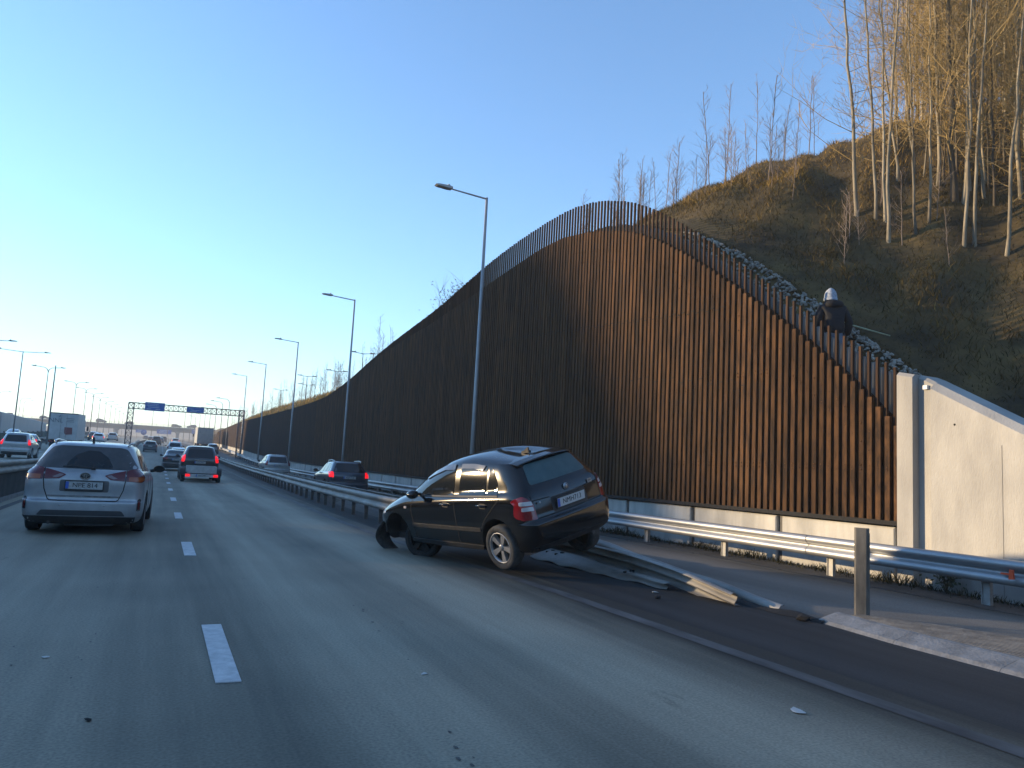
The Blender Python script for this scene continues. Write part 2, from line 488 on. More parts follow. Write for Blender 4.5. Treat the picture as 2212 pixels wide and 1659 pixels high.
# ------------------------------------------------------------------ hillside
M_HILL = pm('hill_earth', (0.027, 0.020, 0.008), (0.125, 0.084, 0.026), scale=0.9, rough=0.95, bump=0.9, bscale=6)
hx = [10.55, 11.0, 11.5, 11.9, 12.3] + list(np.arange(12.7, 24, 0.45)) + list(np.arange(24, 60, 3)) + [80, 120, 200]
hy = list(np.arange(-40, 2, 3.0)) + list(np.arange(2, 34, 0.5)) + list(np.arange(34, 70, 2.0)) + list(np.arange(70, 260, 6.0))
mb = MB()
mb.grid([[(x, y, hill_z(x, y)) for x in hx] for y in hy], smooth=True)
hill = tag(mb.build('hillside', M_HILL, fix=False), kind='structure')

# ------------------------------------------------------------------ rust-brown steel wall
M_COR = pm('weathering_steel', (0.022, 0.0135, 0.0085), (0.104, 0.051, 0.021), scale=2.2, rough=0.88, bump=0.25, bscale=50, stretch=(3, 3, 2.6), random_obj=0.28, spec=0.2)
M_COR2 = pm('weathering_steel_upright', (0.026, 0.016, 0.011), (0.075, 0.040, 0.022), scale=2.5, rough=0.9, stretch=(3, 3, 0.4), random_obj=0.25, spec=0.2)
M_CORD = pm('weathering_steel_dark', (0.022, 0.014, 0.009), (0.05, 0.028, 0.015), scale=3, rough=0.92, stretch=(1, 1, 0.3), spec=0.15)
M_PILE = pm('grey_pile', (0.10, 0.10, 0.098), (0.20, 0.20, 0.195), scale=4, rough=0.9, stretch=(2, 2, 0.6), random_obj=0.12)
M_GAP = pm('dark_gap', (0.012, 0.012, 0.012), rough=0.95)

WX = 10.30           # face of the wall
PITCH = 0.165
wall = empty('steel_wall', (WX, 8.3, 0))
tag(wall, 'tall rust-brown weathering steel wall of upright ribs with a curved rising top', 'wall')
def wall_base(y): return 0.93 + zr(y) + interp([(0, 0), (30, -.07), (50, .03), (110, .2), (160, .1)], y)
mb = MB(); mb.box((0.03, 0.045, 0.5), (0.06, 0.092, 1.0)); plank_me = mb.mesh('plank', M_COR)
mb = MB(); mb.box((0.086, 0.125, 0.5), (0.048, 0.042, 1.0)); up_me = mb.mesh('upright', M_COR2)
N1 = 300
for k in range(N1):
    y = 8.30 + k * PITCH
    z0 = wall_base(y); zs = sheet_top(y + 0.05); zt = rib_top(y + 0.12)
    o = link('plank', plank_me, wall, loc=(random.uniform(-.006, .006), y - 8.3, z0), scale=(1, 1, zs - z0 + random.uniform(-0.012, 0.012)))
    o.rotation_euler = (random.uniform(-.0008, .0008), 0, random.uniform(-0.03, 0.03))
    link('upright', up_me, wall, loc=(0, y - 8.3, z0), scale=(1, 1, zt - z0 + random.uniform(-0.01, 0.01)))
far = MB()
y = 8.30 + N1 * PITCH
while y < 178:
    z0 = wall_base(y); zs = sheet_top(y); zt = rib_top(y)
    if y > 165: zs = min(zs, z0 + 1.6); zt = zs
    far.box((0.025, y - 8.3 + 0.045, (z0 + zs) / 2), (0.05, 0.095, zs - z0))
    far.box((0.086, y - 8.3 + 0.125, (z0 + zt) / 2), (0.048, 0.05, zt - z0))
    y += PITCH
far.build('far_ribs', M_COR2, wall, fix=False)['kind'] = 'stuff'
# sheet behind the ribs, and the dark shoe under them
mb = MB(); ys = list(np.arange(8.3, 60, 0.33)) + list(np.arange(60, 178, 2.0))
mb.grid([[(0.16, y - 8.3, wall_base(y)), (0.16, y - 8.3, sheet_top(y) - 0.03), (0.22, y - 8.3, sheet_top(y) - 0.03), (0.22, y - 8.3, wall_base(y))] for y in ys], smooth=False)
mb.build('back_sheet', M_CORD, wall)
mb = MB()
mb.grid([[(0.0, y - 8.3, wall_base(y)), (-0.005, y - 8.3, wall_base(y) - 0.07), (0.24, y - 8.3, wall_base(y) - 0.07), (0.24, y - 8.3, wall_base(y))] for y in ys], closed=True, smooth=False)
mb.build('base_shoe', M_GAP, wall)
# rows of bolt heads, in pairs
def bolts():
    b = MB()
    pr = [(0.0001, 0.011), (0.009, 0.009), (0.013, 0.003), (0.013, -0.004)]
    for k in range(0, 150):
        y = 8.30 + k * PITCH + 0.045
        zs = sheet_top(y); z0 = wall_base(y)
        lv = [1.72, zs - 0.55, zs - 0.85] + [z for z in (3.3, 5.0, 6.6) if z < zs - 1.2]
        if (k // 14) % 2: lv = [z + 0.18 if z < zs - 1.2 and z > 2 else z for z in lv]
        for z in lv:
            if z > zs - 0.1 or z < z0 + 0.1: continue
            for dz in ((-0.035, 0.035) if z < zs - 1 else (0.0,)):
                yj = y - 8.3 + random.uniform(-.008, .008)
                b.lathe([(r, -h) for r, h in pr], 6, c=(0, yj, z + dz), axis='X', flip=True)
    return b
bo = bolts(); bo.build('bolt_heads', M_COR, wall, fix=False)['kind'] = 'stuff'
# seams where two lengths of plank meet
sm = MB()
for k in range(20, 150):
    y = 8.30 + k * PITCH + 0.045
    for zc in (2.9 + 0.035 * k * 0.5 + (k % 3) * 0.05, 4.6 + 0.012 * k + (k % 2) * 0.05):
        if zc < sheet_top(y) - 0.6 and (k % 2 or zc > 4): sm.box((-0.001, y - 8.3, zc), (0.012, 0.1, 0.018))
sm.build('plank_seams', M_GAP, wall, fix=False)['kind'] = 'stuff'
# grey piles that hold back the gravel behind
mb = MB(); mb.lathe([(0.0, 1.0), (0.058, 1.0), (0.062, 0.99), (0.062, 0.0)], 10, axis='Z'); pile_me = mb.mesh('back_pile', M_PILE)
for k in range(78):
    y = 8.42 + k * PITCH
    zt = rib_top(y) - interp([(8.3, 0.22), (11, 0.30), (14, 0.42), (18, 0.7), (22, 0.95)], y)
    link('back_pile', pile_me, wall, loc=(0.36, y - 8.3, 0.5), scale=(1, 1, zt - 0.5 + random.uniform(-0.03, 0.03)))

# ------------------------------------------------------------------ concrete plinth under the wall
M_CPANEL = pm('concrete_panel', (0.33, 0.325, 0.30), (0.52, 0.505, 0.455), scale=1.6, rough=0.85, bump=0.25, bscale=60, stretch=(1, 1.4, 0.35), random_obj=0.05)
M_CPOST = pm('steel_soldier_post', (0.05, 0.05, 0.05), (0.09, 0.088, 0.085), scale=6, rough=0.7)
plinth = empty('concrete_plinth', (10.36, 8.3, 0))
tag(plinth, 'low pale concrete panel footing running under the rust-brown steel wall', 'footing')
mb = MB()
# panel with bevelled edges
def bev_box(mb, c, d, b=0.02):
    x, y, z = d[0] / 2, d[1] / 2, d[2] / 2
    mb.box((c[0] + b / 2, c[1], c[2]), (d[0] - b, d[1], d[2]))
    mb.grid([[(c[0] - x, c[1] - y + b, c[2] - z + b), (c[0] - x, c[1] + y - b, c[2] - z + b), (c[0] - x, c[1] + y - b, c[2] + z - b), (c[0] - x, c[1] - y + b, c[2] + z - b)],
             [(c[0] - x + b, c[1] - y, c[2] - z), (c[0] - x + b, c[1] + y, c[2] - z), (c[0] - x + b, c[1] + y, c[2] + z), (c[0] - x + b, c[1] - y, c[2] + z)]], closed=True, smooth=False)
    mb.poly([(c[0] - x, c[1] - y + b, c[2] - z + b), (c[0] - x, c[1] + y - b, c[2] - z + b), (c[0] - x, c[1] + y - b, c[2] + z - b), (c[0] - x, c[1] - y + b, c[2] + z - b)])
bev_box(mb, (0.1, 1.18, 0.35), (0.2, 2.36, 1.0)); panel_me = mb.mesh('panel', M_CPANEL)
bm = bmesh.new(); bm.from_mesh(panel_me); bmesh.ops.recalc_face_normals(bm, faces=bm.faces); bm.to_mesh(panel_me); bm.free()
mb = MB(); mb.box((0.14, -0.065, 0.35), (0.16, 0.14, 1.0)); ppost_me = mb.mesh('soldier_post', M_CPOST)
y = 0.12; k = 0
while y < 168:
    yw = 8.3 + y
    link('panel', panel_me, plinth, loc=(random.uniform(-.008, .008), y, wall_base(yw) - 0.07 - 0.85 - 0.03), rot=(math.atan2(wall_base(yw + 2.4) - wall_base(yw), 2.4), 0, 0))
    link('soldier_post', ppost_me, plinth, loc=(0, y, wall_base(yw) - 0.07 - 0.85 - 0.03))
    y += 2.5; k += 1

# ------------------------------------------------------------------ concrete wing wall at the near end
M_WING = pm('wing_concrete', (0.27, 0.265, 0.25), (0.43, 0.42, 0.385), scale=0.9, rough=0.85, bump=0.3, bscale=35, stretch=(1, 1.5, 0.5))
wing = empty('wing_wall', (10.22, 8.29, 0))
tag(wing, 'pale concrete wing wall with a sloping top at the near end of the steel wall', 'wall')
def wing_top(y): return interp([(-6, 0.2), (2.0, 0.25), (6.41, 2.30), (7.95, 3.12), (8.3, 3.20)], y)
def wing_piece(name, ya, yb, xf, parent=wing, ch=0.10, n=16):
    mb = MB(); rows = []
    for y in np.linspace(ya, yb, n):
        t = wing_top(y)
        rows.append([(xf, y - 8.29, -0.3), (xf, y - 8.29, max(t - ch, -0.1)), (xf + ch * 1.1, y - 8.29, t), (0.55, y - 8.29, t), (0.55, y - 8.29, -0.3)])
    mb.grid(rows, closed=True, smooth=False)
    mb.poly(rows[0]); mb.poly(rows[-1])
    return mb.build(name, M_WING, parent)
wing_piece('end_pilaster', 8.0, 8.27, 0.0, ch=0.05, n=4)
wing_piece('recess', 7.72, 7.995, 0.13, ch=0.05, n=3)
wing_piece('wall_panel', 2.0, 7.715, 0.02, n=24)
mb = MB(); mb.box((0.115, -0.43, 2.93), (0.05, 0.07, 0.06)); mb.build('survey_mark', pm('drain_pvc', (0.6, 0.6, 0.6), rough=0.5), wing)
for (yh, zh) in ((-.95, 2.35), (-2.15, .75)):
    mb = MB(); mb.lathe([(0.0, -.001), (.016, -.001), (.016, .01)], 10, axis='X', flip=True); mb.build('tie_hole', M_GAP, wing, loc=(.018 if yh < -.5 else -.002, yh, zh))
pm('form_line', (.22, .215, .20), rough=.9)
mb = MB(); mb.box((.019, -1.62, .95), (.006, .007, 2.2)); mb.build('form_line', MATS['form_line'], wing)

# ------------------------------------------------------------------ guardrails
M_RAILN = pm('galvanised_new', (0.26, 0.27, 0.28), (0.38, 0.39, 0.40), scale=3, rough=0.46, metal=0.6, rvar=0.10, stretch=(1, .3, 1), bump=0.08, bscale=8)
M_RAILD = pm('galvanised_dirty', (0.17, 0.155, 0.135), (0.36, 0.345, 0.32), scale=2.5, rough=0.6, metal=0.25, rvar=0.1, stretch=(1, .4, 1), bump=0.15, bscale=20)
M_POSTD = pm('post_dirty', (0.06, 0.055, 0.05), (0.15, 0.14, 0.13), scale=5, rough=0.7, metal=0.3)
M_POSTG = pm('post_galvanised', (0.22, 0.22, 0.21), (0.38, 0.38, 0.37), scale=5, rough=0.55, metal=0.4)
M_POSTL = pm('post_weathered', (0.08, 0.075, 0.065), (0.20, 0.185, 0.16), scale=7, rough=0.6, metal=0.35, stretch=(1, 1, .3))
M_DUST = pm('dusty_panel', (0.022, 0.022, 0.021), (0.06, 0.058, 0.053), scale=2.0, rough=0.85)
WPROF = [(0.0, .30), (.015, .312), (.05, .305), (.082, .27), (.082, .225), (.05, .19), (.012, .17), (.012, .14), (.05, .12), (.082, .085), (.082, .04), (.05, .005), (.015, 0), (0.0, .012)]
def wbeam(mb, path, side=-1, prof=WPROF, rolls=None, th=0.006):
    """sweep the W profile along path; side -1 bulges towards -X. path points are (x, y, z of the lower edge)"""
    rows = []
    for i, p in enumerate(path):
        a = Vector(path[max(i - 1, 0)]); b = Vector(path[min(i + 1, len(path) - 1)]); t = (b - a).normalized()
        nrm = Vector((-t.y, t.x, 0)).normalized() * (1 if side < 0 else -1)
        up = Vector((0, 0, 1))
        r = rolls[i] if rolls else 0.0
        n2 = nrm * math.cos(r) + up * math.sin(r); u2 = up * math.cos(r) - nrm * math.sin(r)
        P = Vector(p)
        ring = [P + n2 * d + u2 * h for d, h in prof] + [P + n2 * (d - th) + u2 * h for d, h in reversed(prof)]
        rows.append(ring)
    mb.grid(rows, closed=True, smooth=True)

# (a) the rail between the main road and the ramp: beams on both sides of a row of posts
gr = empty('guardrail', (4.78, 17, 0))
tag(gr, 'dirty double-sided guardrail on closely set posts between the main road and the ramp', 'guardrail')
O = Vector((4.78, 17, 0))
mb = MB(); mb.box((0, 0, 0.22), (0.09, 0.055, 0.76)); mb.box((0.0, 0.03, 0.22), (0.05, 0.012, 0.76)); gpost_me = mb.mesh('post', M_POSTD)
mb = MB(); mb.lathe([(0.0, .012), (.13, .012), (.15, 0.0), (.13, -.012), (0, -.012)], 12, axis='Z'); spacer_me = mb.mesh('spacer', M_POSTD)
y = 16.2; k = 0
while y < 150:
    link('post', gpost_me, gr, loc=(guard_x(y) - O.x, y - O.y, zr(y) - 0.0), rot=(random.uniform(-.02, .02), random.uniform(-.02, .02), 0))
    if y < 60: link('spacer', spacer_me, gr, loc=(guard_x(y) + 0.16 - O.x, y - O.y + 0.4, zr(y) + 0.60))
    y += 1.34
y = 15.6
while y < 150:
    y2 = y + 4.1
    pts_l, pts_r = [], []
    for t in np.linspace(y, y2, 7):
        w = 0.012 * math.sin(t * 1.7) + (.008 if int(round((y - 15.6) / 4)) % 2 else 0)
        pts_l.append((guard_x(t) - 0.05 - O.x + w, t - O.y, zr(t) + 0.335)); pts_r.append((guard_x(t) + 0.32 - O.x + (.008 if int(round((y - 15.6) / 4)) % 2 else 0), t - O.y, zr(t) + 0.335))
    mb = MB(); wbeam(mb, pts_l, -1); mb.build('beam', M_RAILD, gr)
    if y < 80:
        mb = MB(); wbeam(mb, pts_r, 1); mb.build('beam', M_RAILD, gr)
    y += 4.0
# (b) the rail torn down under the car
fr = empty('crushed_guardrail', (6.05, 7.0, 0))
tag(fr, 'crushed pair of guardrail beams lying bent on the road behind the black hatchback', 'guardrail')
O2 = Vector((6.05, 7.0, 0))
def sub(pts, n):
    out = []
    for t in np.linspace(0, len(pts) - 1, n):
        i = min(int(t), len(pts) - 2); f_ = t - i
        p0, p1, p2, p3 = pts[max(i - 1, 0)], pts[i], pts[i + 1], pts[min(i + 2, len(pts) - 1)]
        out.append(tuple(0.5 * ((2 * b_) + (-a_ + c_) * f_ + (2 * a_ - 5 * b_ + 4 * c_ - d_) * f_ ** 2 + (-a_ + 3 * b_ - 3 * c_ + d_) * f_ ** 3) for a_, b_, c_, d_ in zip(p0, p1, p2, p3)))
    return out
def wob(pts, a=0.005):
    return [(p[0] + a * math.sin(3.1 * p[1] + 1), p[1], p[2] + a * math.sin(4.3 * p[1])) for p in pts]
pa = sub([(4.72, 16.0, .32), (4.78, 14.6, .28), (5.05, 13.3, .22), (5.75, 12.1, .14), (6.05, 11.0, .12), (6.04, 9.6, .10), (6.03, 8.3, .055), (6.05, 6.95, -0.09)], 36)
mb = MB(); wbeam(mb, [tuple(Vector(p) - O2) for p in wob(pa)], -1, prof=[(d, h * .8) for d, h in WPROF], rolls=[0.02 + 0.42 * min(1, i / 20) for i in range(36)]); mb.build('beam', M_RAILD, fr)
pb = sub([(5.15, 15.8, .32), (5.3, 14.4, .26), (5.9, 12.9, .2), (6.45, 11.9, .12), (6.52, 10.6, .02), (6.42, 9.3, -.06), (6.36, 8.0, -0.13), (6.38, 6.6, -0.24)], 36)
mb = MB(); wbeam(mb, [tuple(Vector(p) - O2) for p in wob(pb, .008)], 1, rolls=[0.25 + .25 * math.sin(i * .3) for i in range(36)]); mb.build('beam', M_RAILD, fr)
# a flattened lower lip of sheet, torn open towards the road
lip = []
for i, y in enumerate(np.linspace(8.05, 11.3, 30)):
    t = (y - 8.05) / 3.25
    w = 0.05 + 0.27 * min(1, t * 1.5) + 0.02 * math.sin(7 * y) * (t > .1)
    x0 = 5.93 - 0.05 * t
    lip.append([(x0 + 0.02, y, 0.10 + 0.06 * t), (x0 - 0.10, y, 0.075 + 0.05 * t), (x0 - w * 0.55, y, 0.05 + 0.025 * t), (x0 - w, y, 0.018 + 0.012 * math.sin(9 * y)), (x0 - w, y, 0.012 + 0.012 * math.sin(9 * y)), (x0 - w * .55, y, 0.04 + 0.02 * t)])
mb = MB(); mb.grid([[tuple(Vector(p) - O2) for p in r] for r in lip], smooth=True); mb.build('torn_sheet', M_RAILD, fr)
for y in (8.8, 10.75, 11.05):
    mb = MB(); mb.box((5.86 - O2.x, y - O2.y, 0.135), (0.03, 0.06, 0.03), rz=.4); mb.box((5.78 - O2.x, y - O2.y + .05, 0.115), (0.05, 0.018, 0.025), rz=.2)
    mb.build('bolt_slot', M_GAP, fr)
# the flattened posts
for (x, y, rz) in ((5.5, 12.9, .5), (6.25, 10.2, .2), (6.28, 8.4, .15)):
    mb = MB(); mb.box((x - O2.x, y - O2.y, 0.05), (0.09, 0.8, 0.055), rz=rz); mb.build('bent_post', M_POSTD, fr)

# (c) a lone post left standing at the nose of the island
lp = empty('guardrail_post', (7.0, 6.12, 0.1))
tag(lp, 'lone thick grey steel guardrail post standing at the tip of the gore island', 'post')
mb = MB()
cprof = [(-.085, -.05), (-.085, .05), (-.05, .075), (-.035, .06), (-.06, .04), (-.06, -.04), (-.035, -.06), (-.05, -.075)]
def zpr(mb, poly, x, y, z0, z1): mb.prism([(x + a, y + b_) for a, b_ in poly], lambda u, v, w: (u, v, w), z0, z1)
zpr(mb, cprof, 0.0, -.02, -0.1, 0.86); mb.build('channel', M_POSTL, lp)
mb = MB(); zpr(mb, [(-a, b_) for a, b_ in cprof], 0.06, 0.0, -0.1, 0.80); mb.build('channel', M_POSTL, lp)
mb = MB(); mb.box((0.03, 0, 0.83), (0.13, 0.11, 0.02)); mb.box((0.03, 0.0, 0.10), (0.13, 0.12, 0.03)); mb.build('bracket', M_POSTD, lp)
lp.rotation_euler = (0, 0, 0.55); lp.scale = (1, 1, 1)

# (d) the shiny rail along the ramp, before the wall
rr = empty('guardrail', (9.66, 6.5, 0))
tag(rr, 'shiny single guardrail along the outer edge of the ramp in front of the concrete footing', 'guardrail')
mb = MB(); mb.box((0.06, 0, 0.15), (0.06, 0.11, 0.86)); mb.box((0.03, 0.045, 0.15), (0.03, 0.012, 0.86)); mb.box((0.0, 0, 0.44), (0.06, 0.10, 0.2)); rpost_me = mb.mesh('post', M_POSTG)
def rail_z(y): return zr(y) + interp([(5, 0.0), (30, -0.10), (60, -0.12), (110, .02)], y)
for k in range(-3, 54):
    y = 6.55 + 2.5 * k
    link('post', rpost_me, rr, loc=(0, y - 6.5, rail_z(y)))
y = -2.6
while y < 140:
    mb = MB(); wbeam(mb, [(-0.045 - 0.009 * (int(round((y + 2.6) / 4)) % 2), t - 6.5, rail_z(t) + 0.30) for t in np.linspace(y, y + 4.25, 6)], -1)
    mb.build('beam', M_RAILN, rr); y += 4.0
for yy in (6.5,):
    mb = MB(); mb.prism([(-.03, -.05), (.03, -.06), (.02, .06), (-.02, .06)], lambda u, v, w: (w, u, v), -0.20, -0.17); mb.box((-.14, .09, 0), (.05, .12, .02))
    mb.build('reflector', pm('reflector_orange', (0.65, 0.09, 0.03), rough=0.35), rr, loc=(0, -0.42, 0.44))

# (e) the barrier on the left edge: rail above a dark panel
lb = empty('median_barrier', (-3.35, 20, 0))
tag(lb, 'dark panelled barrier topped with a grey rail along the left edge of the main road', 'barrier')
y = 4.0
while y < 150:
    mb = MB(); wbeam(mb, [(0.009 * (int(round(y / 4)) % 2), t - 20, zr(t) + 0.66) for t in np.linspace(y, y + 4.05, 5)], 1); mb.build('beam', M_RAILD, lb)
    mb = MB()
    mb.grid([[(0.02, y + s - 20, zr(y + s) + 0.02), (0.02, y + s - 20, zr(y + s) + 0.66), (-0.1, y + s - 20, zr(y + s) + 0.66), (-0.1, y + s - 20, zr(y + s) + 0.02)] for s in (0, 3.98)], closed=True, smooth=False)
    mb.build('panel', M_DUST, lb); y += 4.0
for k in range(36):
    y = 4 + 4 * k
    mb = None
    link('post', gpost_me, lb, loc=(-0.08, y - 20, zr(y) + 0.3))
mb = MB(); mb.grid([[(0.10, y - 20, zr(y) + 0.0), (0.10, y - 20, zr(y) + 0.09), (-0.5, y - 20, zr(y) + 0.09)] for y in np.arange(-10, 150, 4)], smooth=False); mb.build('kerb', M_CONC, lb)
# ------------------------------------------------------------------ cars (x forward, y left, z up; origin on the ground under the rear axle)
M_GLASS = pm('car_glass', (0.010, 0.012, 0.013), rough=0.04, spec=0.6)
M_GLASSF = pm('frosted_glass', (0.035, 0.075, 0.080), (0.055, 0.105, 0.11), scale=5, rough=0.38, spec=0.4)
M_GLASSD = pm('dusty_glass', (0.040, 0.042, 0.043), (0.070, 0.072, 0.072), scale=6, rough=0.45)
M_GLASSC = pm('wiped_glass', (0.008, 0.011, 0.012), (0.016, 0.02, 0.021), scale=9, rough=0.12)
M_TRIM = pm('black_plastic', (0.012, 0.0125, 0.013), (0.028, 0.028, 0.028), scale=12, rough=0.6)
M_SEAM = pm('panel_gap', (0.004, 0.004, 0.004), rough=0.9)
M_TYRE = pm('tyre', (0.012, 0.012, 0.012), (0.035, 0.034, 0.032), scale=10, rough=0.9, bump=0.3, bscale=60)
M_TYRED = pm('tyre_dusty', (0.035, 0.034, 0.032), (0.085, 0.083, 0.078), scale=9, rough=0.95, bump=0.3, bscale=60)
M_RIM = pm('alloy', (0.30, 0.30, 0.30), (0.46, 0.46, 0.46), scale=8, rough=0.38, metal=0.6)
M_RED = pm('tail_red', (0.20, 0.006, 0.010), rough=0.14, coat=0.5)
M_REDD = pm('tail_red_dark', (0.10, 0.006, 0.009), rough=0.2, coat=0.4)
M_CLEAR = pm('tail_clear', (0.50, 0.44, 0.42), rough=0.2, coat=0.4)
M_AMBER = pm('tail_amber', (0.30, 0.07, 0.02), rough=0.2, coat=0.4)
M_LIT = pm('tail_lit', (0.5, 0.01, 0.015), rough=0.2, emit=(1.0, 0.012, 0.02), estr=0.38)
M_PLATE = pm('plate_white', (0.50, 0.51, 0.50), rough=0.5)
M_PLATED = pm('plate_dirty', (0.28, 0.29, 0.29), (0.42, 0.43, 0.42), scale=25, rough=0.6)
M_BLUE = pm('plate_blue', (0.02, 0.10, 0.42), rough=0.4)
M_INK = pm('plate_ink', (0.012, 0.012, 0.012), rough=0.6)
M_CHROME = pm('chrome', (0.55, 0.55, 0.55), rough=0.18, metal=1.0)
M_EMB = pm('emblem_silver', (0.42, 0.43, 0.44), rough=0.3, metal=0.7)
def paint(name, c, metal=0.0, rough=0.30, coat=1.0, c2=None, scale=3.0):
    return pm('paint_' + name, c, c2, scale=scale, rough=rough, metal=metal, coat=coat, crough=0.09, spec=0.05 if name == 'black' else 0.35)
P_BLACK = paint('black', (0.004, 0.0045, 0.0052), c2=(0.008, 0.0085, 0.0092), scale=2.0, coat=1.0, rough=.12)
P_SILVER = paint('silver', (0.30, 0.315, 0.33), metal=0.45, rough=0.40, coat=0.5, c2=(0.43, 0.445, 0.46), scale=2.5)
P_WHITE = paint('white', (0.42, 0.43, 0.44), c2=(0.55, 0.56, 0.57))
P_GREY = paint('grey', (0.06, 0.064, 0.07), metal=0.3)
P_DARK = paint('dark', (0.018, 0.020, 0.024), c2=(0.03, 0.032, 0.036))
P_BLUE = paint('steel_blue', (0.035, 0.05, 0.07), metal=0.3)
P_LSIL = paint('light_silver', (0.36, 0.37, 0.375), metal=0.4, c2=(0.45, 0.46, 0.465))

def catrom(rows, m):
    out = []
    n = len(rows)
    for i in range(n - 1):
        p0, p1, p2, p3 = rows[max(i - 1, 0)], rows[i], rows[i + 1], rows[min(i + 2, n - 1)]
        for k in range(m):
            t = k / m
            out.append(0.5 * (2 * p1 + (-p0 + p2) * t + (2 * p0 - 5 * p1 + 4 * p2 - p3) * t * t + (-p0 + 3 * p1 - 3 * p2 + p3) * t ** 3))
    out.append(rows[-1])
    return out

def ring_half(row, cnt=(18, 50, 18)):
    z0, zm, z1, xr, xf, w, nr, nf = row
    a = (xf - xr) / 2; xm = (xf + xr) / 2
    rxr, ryr = min(1.7 / nr, .8 * a), min(1.3 / nr, .85 * w)
    rxf, ryf = min(3.0 / nf, .9 * a), min(2.0 / nf, .85 * w)
    br_, bf_ = .055 * min(1, w / .8), .13 * min(1, w / .8)
    e = 2 / 2.3
    th = np.linspace(0, math.pi / 2, 121)
    yr = np.linspace(0, w - ryr, 60); xr_l = xr + br_ * (yr / w) ** 2
    cx = xr_l[-1] + rxr; xc = cx - rxr * np.cos(th) ** e; yc = (w - ryr) + ryr * np.sin(th) ** e
    yf = np.linspace(w - ryf, 0, 60); xf_l = xf - bf_ * (yf / w) ** 2
    cf = xf_l[0] - rxf; xd = cf + rxf * np.sin(th) ** e; yd = (w - ryf) + ryf * np.cos(th) ** e
    s0 = np.stack([np.r_[xr_l, xc[:61]], np.r_[yr, yc[:61]]], 1)
    s1 = np.stack([np.r_[xc[60:], xd[:61]], np.r_[yc[60:], yd[:61]]], 1)
    s2 = np.stack([np.r_[xd[60:], xf_l], np.r_[yd[60:], yf]], 1)
    segs = []
    for p, c in zip((s0, s1, s2), cnt):
        d = np.concatenate([[0], np.cumsum(np.hypot(*np.diff(p, axis=0).T))])
        q = np.linspace(0, d[-1], c)
        segs.append(np.stack([np.interp(q, d, p[:, 0]), np.interp(q, d, p[:, 1])], 1))
    p = np.concatenate([segs[0], segs[1][1:], segs[2][1:]])
    p[:, 1] *= 1 - .035 * np.clip(np.abs(p[:, 0] - xm) / a, 0, 1) ** 2
    f_ = (p[:, 0] - xr) / (xf - xr)
    z = z0 * (1 - f_) * (1 - 2 * f_) + zm * 4 * f_ * (1 - f_) + z1 * f_ * (2 * f_ - 1)
    return np.column_stack([p, z])

def body_mesh(rows, arches, width, wr):
    rows = catrom([np.array(r, float) for r in rows], 4)
    mb = MB(); rings = []
    for r in rows:
        h = ring_half(r)
        full = [tuple(p) for p in h] + [(p[0], -p[1], p[2]) for p in h[-2:0:-1]]
        rings.append(full)
    b = mb.grid(rings, closed=True, smooth=True)
    n = len(rings[0])
    mb.face([b + k for k in range(n)][::-1], False)
    mb.face([b + (len(rings) - 1) * n + k for k in range(n)], False)
    me = mb.mesh('body', [P_DARK, M_TRIM])
    bm = bmesh.new(); bm.from_mesh(me); bmesh.ops.recalc_face_normals(bm, faces=bm.faces)
    bvh = BVHTree.FromBMesh(bm)
    bm.to_mesh(me); bm.free()
    if arches:
        o = link('tmp_body', me)
        cb = MB(); cb.cur = 1
        for ax in arches:
            for s in (1, -1):
                N = 40; R = wr + 0.055
                poly = [(ax + R * math.cos(2 * math.pi * k / N), wr + 0.02 + R * math.sin(2 * math.pi * k / N)) for k in range(N)]
                cb.prism(poly, lambda u, v, w: (u, w, v), s * (width / 2 - 0.30), s * (width / 2 + 0.3))
        co = cb.build('tmp_cut', [P_DARK, M_TRIM])
        md = o.modifiers.new('b', 'BOOLEAN'); md.operation = 'DIFFERENCE'; md.solver = 'EXACT'; md.object = co
        dg = bpy.context.evaluated_depsgraph_get()
        me2 = bpy.data.meshes.new_from_object(o.evaluated_get(dg))
        bpy.data.objects.remove(o); bpy.data.objects.remove(co)
        me = me2; me.name = 'body'
        me.set_sharp_from_angle(angle=math.radians(38))
    return me, bvh

def rpoly(pts, r=0.03, n=4):
    out = []; N = len(pts)
    rs = r if hasattr(r, '__len__') else [r] * N
    for i in range(N):
        p = Vector(pts[i]); a = Vector(pts[i - 1]) - p; b = Vector(pts[(i + 1) % N]) - p
        k = min(rs[i], a.length * 0.45, b.length * 0.45)
        if k < 1e-4: out.append(tuple(p)); continue
        A = p + a.normalized() * k; B = p + b.normalized() * k
        for j in range(n + 1):
            t = j / n
            out.append(tuple(A * (1 - t) ** 2 + p * 2 * t * (1 - t) + B * t * t))
    return out

def inside(poly, x, y):
    c = False; n = len(poly); j = n - 1
    for i in range(n):
        xi, yi = poly[i]; xj, yj = poly[j]
        if (yi > y) != (yj > y) and x < (xj - xi) * (y - yi) / (yj - yi) + xi: c = not c
        j = i
    return c

